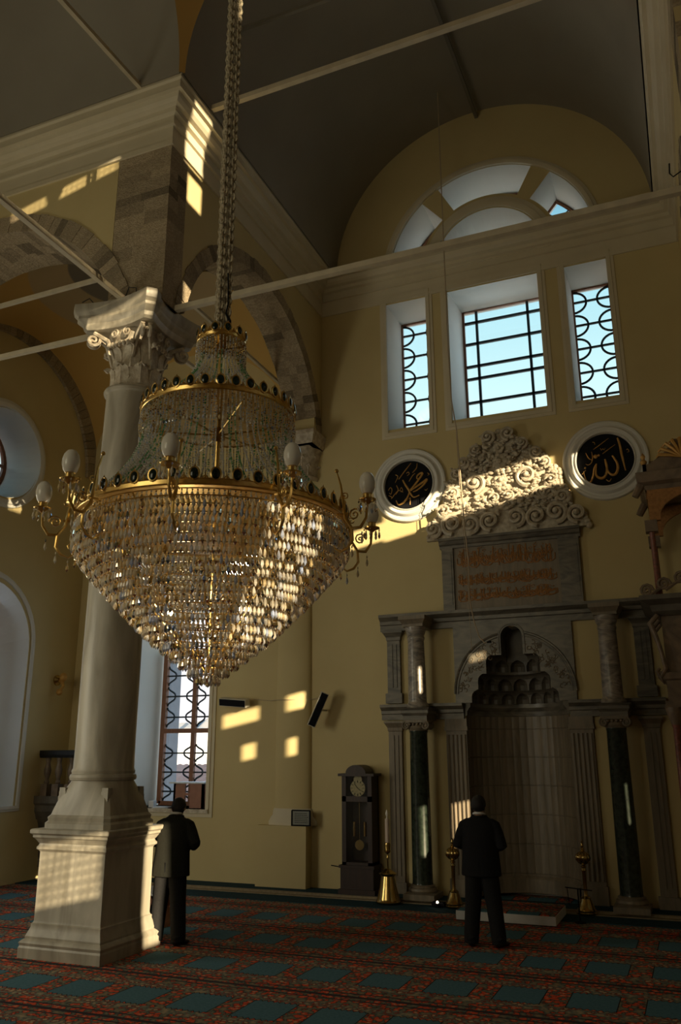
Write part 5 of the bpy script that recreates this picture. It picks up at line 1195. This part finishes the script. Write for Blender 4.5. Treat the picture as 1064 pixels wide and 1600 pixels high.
# loudspeakers
def speaker(name, label, c, tilt_y, yaw, L_=.60):
    t = thing('column_loudspeaker', label, 'loudspeaker', c)
    R_ = Matrix.Rotation(yaw, 4, 'Z') @ Matrix.Rotation(tilt_y, 4, 'Y') @ Matrix.Rotation(math.radians(14), 4, 'X'); T_ = Matrix.Translation(c) @ R_
    def add(nm, m, fn, sm=0):
        mb = MB(); fn(mb); mb.xf(T_); return mb.obj(nm, M[m], t, smooth=sm)
    add('cabinet', 'plastic', lambda mb: mb.box(-L_ / 2, L_ / 2, -.03, .10, -.065, .065))
    add('speaker_grille', 'black', lambda mb: mb.box(-L_ / 2 + .012, L_ / 2 - .012, -.042, -.03, -.055, .055))
    mb = MB(); p = Vector(c); mb.tube([p + Vector((0, .08, 0)), (p.x, D - .0, p.z)], .015, 8); mb.obj('wall_bracket', M['plastic'], t); return t
speaker('', 'black and grey loudspeaker mounted level on the wall right of the tall window', (-7.35, 12.90, 2.96), math.radians(5), math.radians(-6), .56)
speaker('', 'slim black loudspeaker tilted steeply near the wall corner, left of the clock', (-5.68, 12.78, 2.80), math.radians(-66), math.radians(14), .58)
mb = MB(); mb.tube([(-7.05, D - .01, 3.02), (-6.7, D - .012, 2.985), (-6.6, D - .14, 2.985), (-6.27, D - .15, 2.985), (-5.95, D - .04, 2.985), (-5.7, D - .012, 3.02)], .006, 6); tag(mb.obj('speaker_cable', M['cord']), 'thin cable running along the wall between the two loudspeakers', 'cable')
# framed notice on the pilaster
t = thing('framed_notice', 'small dark-framed notice leaning above the pilaster pedestal', 'notice', (-6.03, 12.90, .98))
mb = MB(); 
for a_, b_ in (((-6.20, .992), (-5.86, .992)), ((-6.19, 1.22), (-5.87, 1.22)), ((-6.19, 1.0), (-6.19, 1.22)), ((-5.87, 1.0), (-5.87, 1.22))): mb.bar((a_[0], 12.90, a_[1]), (b_[0], 12.90, b_[1]), .022, .02)
mb.obj('frame', M['black'], t, smooth=0)
mb = MB(); mb.box(-6.19, -5.87, 12.90, 12.91, 1.0, 1.22); sheet = mb.obj('sheet', mat('grey_green_notice', (.20, .21, .17), None, .4), t, smooth=0)
mb = MB(); rr = random.Random(2)
for r_ in range(6):
    xx = -6.14
    while xx < -5.92: w_ = rr.uniform(.01, .03); mb.box(xx, xx + w_, 12.894, 12.90, 1.03 + .028 * r_, 1.037 + .028 * r_); xx += w_ + .008
mb.obj('print', M['black'], sheet, smooth=0)
# things on the sill
t = thing('reading_stand', 'red-brown wooden box stand on the window sill with a white sheet on top', 'stand', (-8.45, 13.45, 1.19))
mb = MB(); mb.box(-8.74, -8.50, 13.30, 13.34, 1.19, 1.60); mb.box(-8.40, -8.12, 13.30, 13.34, 1.19, 1.60); mb.box(-8.74, -8.70, 13.3, 13.6, 1.19, 1.60); mb.box(-8.16, -8.12, 13.3, 13.6, 1.19, 1.60); mb.box(-8.5, -8.4, 13.3, 13.34, 1.40, 1.44); mb.obj('panels', M['brown_board'], t, smooth=0)
mb = MB(); mb.prism([(-8.80, 13.24), (-8.08, 13.24), (-8.08, 13.64), (-8.74, 13.64)], 'z', 1.60, 1.625); mb.obj('top_board', M['paper'], t, smooth=0)
mb = MB(); mb.box(-9.22, -9.12, 13.25, 13.35, 1.19, 1.30); tag(mb.obj('paper_box', M['paper'], smooth=0), 'small white box standing on the window sill near the man\'s head', 'box')
mb = MB(); mb.box(-9.05, -8.75, 13.10, 13.30, 1.19, 1.20, rot=.2); mb.box(-9.02, -8.76, 13.12, 13.29, 1.20, 1.212, rot=-.1); tag(mb.obj('paper_sheets', M['paper'], smooth=0), 'loose white papers lying on the window sill behind the man', 'papers')
# folding book rest behind the left man
t = thing('book_rest', 'low red-brown book rest with open book on the carpet beside the great column', 'book rest', (-6.62, 9.9, 0))
mb = MB(); mb.prism([(-6.82, .0), (-6.72, .0), (-6.52, .30), (-6.45, .40), (-6.51, .42), (-6.62, .32)], 'y', 9.75, 10.05); mb.prism([(-6.47, .0), (-6.57, .0), (-6.75, .30), (-6.84, .40), (-6.78, .42), (-6.65, .32)], 'y', 9.75, 10.05); mb.obj('crossed_boards', M['brown_board'], t, smooth=0)
mb = MB(); mb.prism([(-6.83, .415), (-6.64, .34), (-6.46, .415), (-6.46, .44), (-6.64, .37), (-6.83, .44)], 'y', 9.78, 10.02); mb.obj('open_book', M['paper'], t, smooth=0)
# stone balcony in the far corner
t = thing('stone_pulpit', 'small stone balcony with fat balusters in the far left corner, behind the column', 'stone balcony', (-10.6, 12.7, 1.0))
mb = MB(); pth = [(-11.0, 12.40), (-10.25, 12.40), (-10.25, D)]
mb.sweep(pth, [(-.3, 1.0), (.0, 1.0), (.03, 1.08), (.06, 1.14), (.06, 1.24), (.10, 1.28), (.10, 1.40), (-.3, 1.40)]); mb.box(-11.0, -10.25, 12.40, D, 1.28, 1.40); mb.obj('balcony_slab', M['dark_stone'], t, smooth=20)
mb = MB(); mb.sweep([(-11.0, 12.55), (-10.4, 12.55), (-10.4, D)], [(-.2, .2), (0, .2), (.02, .6), (.08, .9), (.12, 1.0), (-.2, 1.0)]); mb.obj('bracket', M['dark_stone'], t, smooth=20)
mb = MB(); mb.sweep(pth, [(-.10, 2.05), (.04, 2.05), (.06, 2.10), (.06, 2.18), (-.10, 2.18)]); mb.obj('rail', M['iron'], t, smooth=20)
for x, y in ((-10.85, 12.42), (-10.60, 12.42), (-10.32, 12.42), (-10.28, 12.65), (-10.28, 12.88)):
    mb = MB(); mb.box(x - .07, x + .07, y - .07, y + .07, 1.40, 1.60); mb.lathe([(.035, 1.60), (.05, 1.63), (.03, 1.67), (.06, 1.78), (.065, 1.84), (.035, 1.96), (.045, 2.0), (.05, 2.05)], (x, y), 14); mb.obj('baluster', M['minbar'], t)
# wall sconces
t = thing('wall_sconce', 'small dark bronze bracket sconce on the ochre wall beside the arched niche', 'sconce', (-11.0, 12.6, 3.38))
mb = MB(); s0 = 0; mb.lathe([(.10, 0), (.10, .02), (.07, .04), (.03, .08), (0, .09)], (0, 0), 16); mb.xf(Matrix.Translation((-11.0, 12.62, 3.45)) @ Matrix.Rotation(PI / 2, 4, 'Y')); mb.obj('back_plate', M['brass'], t, fix=False)
mb = MB(); mb.tube([(-10.95, 12.62, 3.45), (-10.85, 12.6, 3.42), (-10.80, 12.57, 3.33), (-10.84, 12.55, 3.25), (-10.90, 12.55, 3.26)], [.03, .035, .03, .03, .02], 8); mb.sphere((-10.86, 12.55, 3.22), .06, 10, 8); mb.sphere((-10.84, 12.6, 3.50), .07, 10, 8, (1, 1, 1.2)); mb.obj('scroll_arm', M['gold_paint'], t)
t = thing('crystal_sconce', 'cluster of crystal pendants on the far wall just left of the column shaft', 'sconce', (-10.35, D, 2.9))
mb = MB(); mb.tube([(-10.45, D, 2.95), (-10.45, D - .15, 2.95), (-10.5, D - .22, 3.0)], .012, 6); mb.lathe([(.03, 2.98), (.07, 3.0), (.03, 3.02)], (-10.45, D - .2), 12); mb.obj('sconce_arm', M['gold'], t)
mb = MB()
for k in range(14): a = k * 2.4; mb.drop((-10.45 + .07 * math.cos(a), D - .2 + .07 * math.sin(a), 2.95 - .022 * k), .022, .07)
mb.obj('pendants', M['crystal'], t, smooth=0, fix=False)
# hanging microphone cord
pts = [(-3.09, 12.3, 13.9), (-3.10, 12.3, 11.0), (-3.11, 12.32, 8.6), (-3.10, 12.35, 7.7), (-3.05, 12.4, 7.2), (-3.02, 12.4, 6.4), (-3.00, 12.42, 5.6), (-2.97, 12.45, 5.0), (-2.98, 12.45, 4.4), (-2.93, 12.45, 4.05), (-2.86, 12.45, 3.80), (-2.78, 12.45, 3.70), (-2.72, 12.45, 3.71)]
t = thing('hanging_microphone', 'small microphone hanging on a long thin cord before the windows and the niche', 'microphone', (-3.0, 12.4, 3.6))
mb = MB(); mb.tube(pts, .010, 6); mb.tube([(-3.06, 12.4, 7.1), (-3.03, 12.38, 6.0), (-2.99, 12.4, 4.8), (-2.985, 12.42, 4.1), (-2.98, 12.44, 3.6)], .004, 5); mb.obj('cord', M['cord'], t)
mb = MB(); mb.tube([(-2.74, 12.45, 3.71), (-2.68, 12.43, 3.715)], [.014, .018], 8); mb.obj('capsule', M['black'], t)
# iron hook above the right cornice rod
mb = MB(); mb.tube([(.42, 8.1, 8.05), (.41, 8.1, 7.93), (.44, 8.1, 7.88), (.53, 8.1, 7.93), (.58, 8.1, 8.0)], .008, 6); tag(mb.obj('wire_hook', M['iron']), 'bent dark wire hook above the tie rod at the right edge', 'hook')
mb = MB(); mb.tube([(CXc + .12, 7.86, 7.88), (CXc + .22, 7.80, 7.98), (CXc + .32, 7.82, 7.96), (CXc + .30, 7.86, 7.88)], .007, 6); tag(mb.obj('wire_hook', M['iron']), 'small loop of wire on top of the great capital', 'hook')
mb = MB(); mb.tube([(CXc - .35, 7.86, 7.87), (CXc - .38, 7.76, 7.93), (CXc - .48, 7.74, 7.88)], .007, 6); tag(mb.obj('wire_hook', M['iron']), 'stub of wire at the left horn of the great capital', 'hook')

# ================================================================ OUTSIDE THE TALL WINDOW
t = thing('neighbour_house', 'neighbouring house with pink terracotta tiled roof beyond the tall window', 'house', (-18, 28, -3))
mb = MB(); mb.box(-26, -12, 29, 38, -6, .3); mb.obj('walls', M['house'], t, smooth=0)
mb = MB(); vs = []; n = 90
for j in range(2):
    for i in range(n + 1): x = -26.5 + 15 * i / n; vs.append((x, 28.4 + 5 * j, .1 + 1.55 * j + .05 * abs(math.sin(i * PI / 2))))
mb.add(vs, [(i, i + 1, n + 2 + i, n + 1 + i) for i in range(n)]); mb.prism([(28.4, .0), (33.4, 1.55), (38.4, .0)], 'x', -26.4, -11.6); mb.obj('tiled_roof', M['tile'], t, smooth=0)
mb = MB(); rr = random.Random(8); vs = []; n = 60
for i in range(n + 1): x = -140 + 160 * i / n; vs.append((x, 150 + rr.uniform(-2, 2), 9.0 + 1.2 * math.sin(i * .35) + rr.uniform(-.6, .8)))
for i in range(n + 1): x = -140 + 160 * i / n; vs.append((x, 120, -6))
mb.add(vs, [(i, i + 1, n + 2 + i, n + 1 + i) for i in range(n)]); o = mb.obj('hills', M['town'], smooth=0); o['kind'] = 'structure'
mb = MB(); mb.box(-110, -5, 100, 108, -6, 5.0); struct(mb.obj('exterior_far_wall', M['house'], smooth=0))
mb = MB(); mb.box(-17.2, -17.0, -4, 26, -6, 9.5); struct(mb.obj('exterior_side_wall', mat('shaded_blue_grey_wall', (.20, .23, .28), None, .8), smooth=0))  # unseen wall added to keep sky light off the left recesses
mb = MB(); mb.box(-200, 100, 15, 160, -6.5, -6); struct(mb.obj('ground_outside', M['house'], smooth=0))
# ================================================================ PEOPLE
def loft(mb, secs, n=20):
    """secs: (centre, rx, ry, tangent or None) elliptical rings joined along a path; rx along local x, ry along the other"""
    P_ = [Vector(s[0]) for s in secs]; vs = []
    for i, s in enumerate(secs):
        t_ = (P_[min(i + 1, len(P_) - 1)] - P_[max(i - 1, 0)]).normalized()
        ax = Vector((1, 0, 0)); ax = (ax - t_ * ax.dot(t_)); ax = ax.normalized() if ax.length > .2 else Vector((0, 1, 0)).cross(t_).normalized(); ay = t_.cross(ax)
        for k in range(n): a = 2 * PI * k / n; vs.append(P_[i] + ax * s[1] * math.cos(a) + ay * s[2] * math.sin(a))
    fs = [(i * n + k, i * n + (k + 1) % n, (i + 1) * n + (k + 1) % n, (i + 1) * n + k) for i in range(len(secs) - 1) for k in range(n)]
    mb.add(vs, fs + [tuple(range(n - 1, -1, -1)), tuple((len(secs) - 1) * n + k for k in range(n))])
def person(label, loc, yaw, P):
    t = thing('person', label, 'person', loc); T_ = Matrix.Translation(loc) @ Matrix.Rotation(yaw, 4, 'Z')
    def put(mb, nm, m, parent=t, voxel=None, it=2, sm=60):
        mb.xf(T_); o = mb.obj(nm, M[m], parent, smooth=sm)
        if voxel: remesh(o, voxel, it)
        return o
    lean = P['lean']; sh = 1.325; LZ = lambda z: lean * max(0, z - .85) ** 1.3
    neckb = Vector((0, LZ(1.38), 1.385)); hd = Vector((P['head'][0], P['head'][1], P['head'][2]))
    # body: head with face, neck, trunk, legs, arms, hands
    mb = MB()
    loft(mb, [((0, 0, .80), .15, .10), ((0, LZ(1.0), 1.0), .145, .095), ((0, LZ(1.2), 1.2), .165, .105), ((0, LZ(1.30), 1.30), .11, .07), (neckb + Vector((0, 0, 0)), .06, .06)])
    loft(mb, [(neckb - Vector((0, 0, .06)), .06, .062), (neckb.lerp(hd, .45), .054, .058), (hd - Vector((0, 0, .03)), .055, .06)], 14)
    hs_ = hd; dn = P['nod']; Rn = Matrix.Rotation(P['turn'], 3, 'Z') @ Matrix.Rotation(-dn, 3, 'X')
    def hp(x, y, z): return hs_ + Rn @ Vector((x, y, z))
    def blob(c, r, sc=(1, 1, 1)):
        s0 = len(mb.v); mb.sphere((0, 0, 0), r, 16, 12, sc); m4 = Matrix.Translation(hp(*c)) @ Rn.to_4x4(); mb.xf(m4, s0)
    blob((0, -.012, .025), .083, (.90, 1.12, 1.05)); blob((0, .025, -.03), .066, (.88, 1.0, 1.25)); blob((0, .055, -.085), .026, (1.1, .8, .8))
    blob((0, .090, -.015), .013, (.8, 1.1, 1.9)); blob((0, .098, -.032), .013, (1.1, .9, .8)); blob((0, .078, -.058), .018, (1.3, .6, .45)); blob((0, .078, .018), .030, (1.35, .5, .4))
    for s in (-1, 1): blob((s * .077, -.012, -.01), .022, (.35, .8, 1.35)); blob((s * .030, .072, .0), .012)
    for s in (-1, 1):
        S = Vector((s * .165, LZ(sh), sh - .055)); E_ = Vector(P['elbow'][0 if s < 0 else 1]); Wr = Vector(P['wrist'][0 if s < 0 else 1]); Hd = (Wr + (Wr - E_).normalized() * .02)
        loft(mb, [(S, .042, .045), (S.lerp(E_, .5), .042, .044), (E_, .040, .040), (E_.lerp(Wr, .4), .038, .040), (Wr, .026, .020)], 12)
        # hand: palm, four fingers, thumb
        d_ = (Wr - E_).normalized(); side = Vector((-s, 0, 0)); side = (side - d_ * side.dot(d_)).normalized(); nrm = d_.cross(side).normalized() * s
        pc = Wr + d_ * .045; loft(mb, [(Wr, .024, .018), (Wr + d_ * .03, .034, .016), (Wr + d_ * .075, .038, .014)], 10)
        for q in range(4):
            base = Wr + d_ * .078 + side * (.026 - .0175 * q); L_ = (.062, .070, .065, .050)[q]
            mb.tube([base - d_ * .02, base, base + d_ * L_ * .40 + nrm * .006, base + d_ * L_ * .68 + nrm * .022, base + d_ * L_ * .72 + nrm * .045], [.0085, .0085, .008, .007, .006], 8)
        tb = Wr + d_ * .025 + side * .026; mb.tube([tb, tb + d_ * .025 + side * .022 + nrm * .008, tb + d_ * .055 + side * .028 + nrm * .02], [.011, .010, .007], 8)
        hip = Vector((s * .085, 0, .84)); kn = Vector(P['knee'][0 if s < 0 else 1]); an = Vector(P['ankle'][0 if s < 0 else 1])
        loft(mb, [(hip, .075, .08), (hip.lerp(kn, .5), .065, .07), (kn, .05, .052), (kn.lerp(an, .35), .047, .055), (an, .032, .038)], 14)
    put(mb, 'body', 'skin', voxel=.0065, it=2)
    # hair cap
    mb = MB(); s0 = 0; mb.sphere((0, 0, 0), .094, 24, 18, (.93, 1.10, 1.10))
    vs2 = []
    for v in mb.v:
        v = Vector(v)
        if v.y > .040 and v.z < .040: v *= .84
        elif v.z < -.070: v *= .94
        vs2.append(tuple(hp(v.x, v.y - .016, v.z + .016)))
    mb.v = vs2; put(mb, 'hair', 'hair')
    # collar
    mb = MB(); cpts = [neckb + Vector((.064 * math.cos(a), .066 * math.sin(a) + .006, .030 + .012 * -math.sin(a))) for a in [2 * PI * i / 20 for i in range(21)]]; mb.tube(cpts, .014, 8, caps=False); put(mb, 'shirt_collar', 'shirt')
    # jacket
    mb = MB(); hz = P['hem']
    loft(mb, [((0, -.005, hz), .232, .165), ((0, -.005, hz + .08), .228, .16), ((0, LZ(1.0), 1.0), .212, .150), ((0, LZ(1.12) - .004, 1.12), .218, .150), ((0, LZ(1.22) - .008, 1.22), .222, .142), ((0, LZ(1.29) - .006, 1.29), .215, .122), ((0, LZ(1.335), 1.335), .190, .100), ((0, LZ(1.37), 1.368), .125, .084), ((0, LZ(1.4), 1.40), .070, .070)], 28)
    for s in (-1, 1):
        S = Vector((s * .178, LZ(sh), sh - .045)); E_ = Vector(P['elbow'][0 if s < 0 else 1]); Wr = Vector(P['wrist'][0 if s < 0 else 1])
        loft(mb, [(S - Vector((s * .10, 0, -.055)), .03, .05), (S - Vector((s * .05, 0, -.045)), .05, .07), (S - Vector((s * .0, 0, -.01)), .066, .078), (S.lerp(E_, .35), .070, .075), (S.lerp(E_, .75), .064, .066), (E_, .060, .062), (E_.lerp(Wr, .12), .061, .060), (E_.lerp(Wr, .55), .052, .052), (Wr - (Wr - E_).normalized() * .015, .046, .044)], 16)
        q = S.lerp(E_, .6); mb.sphere(q + Vector((s * .01, -.02, 0)), .055, 10, 8)
    # folds and back vent
    for k in range(5): a = -PI / 2 + (k - 2) * .5; mb.tube([(.205 * math.cos(a), .15 * math.sin(a), hz + .01), (.20 * math.cos(a + .05), .146 * math.sin(a + .05), hz + .18)], [.014, .004], 6)
    jk = put(mb, 'jacket', P['cloth'], voxel=.010, it=3)
    mb = MB(); mb.box(-.004, .004, -.166, -.150, hz, hz + .16); put(mb, 'vent', 'black', jk, sm=0)
    cl = MB(); cpts = [neckb + Vector((.080 * math.cos(a), .078 * math.sin(a) + .004, .000)) for a in [PI * .95 + PI * 1.1 * i / 16 for i in range(17)]]; cl.tube(cpts, .018, 8); put(cl, 'jacket_collar', P['cloth'], jk)
    # trousers
    mb = MB(); loft(mb, [((0, 0, .98), .165, .115), ((0, -.005, .88), .175, .13), ((0, 0, .78), .165, .125)], 24)
    for s in (-1, 1):
        kn = Vector(P['knee'][0 if s < 0 else 1]); an = Vector(P['ankle'][0 if s < 0 else 1]); hip = Vector((s * .083, 0, .84))
        loft(mb, [(hip, .102, .12), (hip.lerp(kn, .4), .102, .112), (hip.lerp(kn, .8), .096, .10), (kn, .093, .098), (kn.lerp(an, .5), .088, .097), (kn.lerp(an, .85), .086, .098), (an - Vector((0, 0, .035)), .082, .098)], 20)
        mb.tube([kn + Vector((0, -.085, .02)), kn + Vector((s * .03, -.083, .0)), kn + Vector((s * .06, -.06, .01))], .010, 6); mb.tube([an + Vector((-.05, -.085, .03)), an + Vector((0, -.10, .015)), an + Vector((.05, -.085, .035))], .014, 6)
    put(mb, 'trousers', P['leg'], voxel=.010, it=3)
    for s in (-1, 1):
        an = Vector(P['ankle'][0 if s < 0 else 1]); th = P['toe'][0 if s < 0 else 1]; d_ = Vector((math.sin(th), math.cos(th), 0)); mb = MB()
        b = Vector((an.x, an.y, 0)); loft(mb, [(b - d_ * .075 + Vector((0, 0, .035)), .022, .030), (b - d_ * .055 + Vector((0, 0, .045)), .034, .040), (b + Vector((0, 0, .045)), .038, .043), (b + d_ * .07 + Vector((0, 0, .035)), .043, .034), (b + d_ * .14 + Vector((0, 0, .026)), .040, .025), (b + d_ * .175 + Vector((0, 0, .020)), .022, .016)], 14)
        put(mb, 'shoe', 'shoe')
    return t
person('person in black suit and short dark hair standing before the niche, seen from behind', (-2.45, 10.18, 0), math.radians(2), dict(
    lean=.02, head=(0, .015, 1.505), nod=.25, turn=0, elbow=((-.262, -.03, 1.075), (.262, -.04, 1.07)), wrist=((-.07, .20, 1.09), (.07, .215, 1.09)),
    knee=((-.115, .01, .45), (.125, .01, .45)), ankle=((-.150, -.01, .075), (.165, 0, .075)), toe=(-.15, .45), hem=.745, cloth='suit', leg='trouser'))
person('person in dark suit and white collar, head bowed, beside the great column, back turned', (-5.86, 8.95, 0), math.radians(8), dict(
    lean=.16, head=(.01, .11, 1.475), nod=.75, turn=.15, elbow=((-.27, .03, 1.09), (.295, .0, 1.10)), wrist=((-.12, .26, 1.12), (.19, .18, 1.03)),
    knee=((-.135, .03, .45), (.105, .0, .45)), ankle=((-.155, -.01, .075), (.13, 0, .075)), toe=(-.2, .3), hem=.735, cloth='suit_green', leg='trouser'))
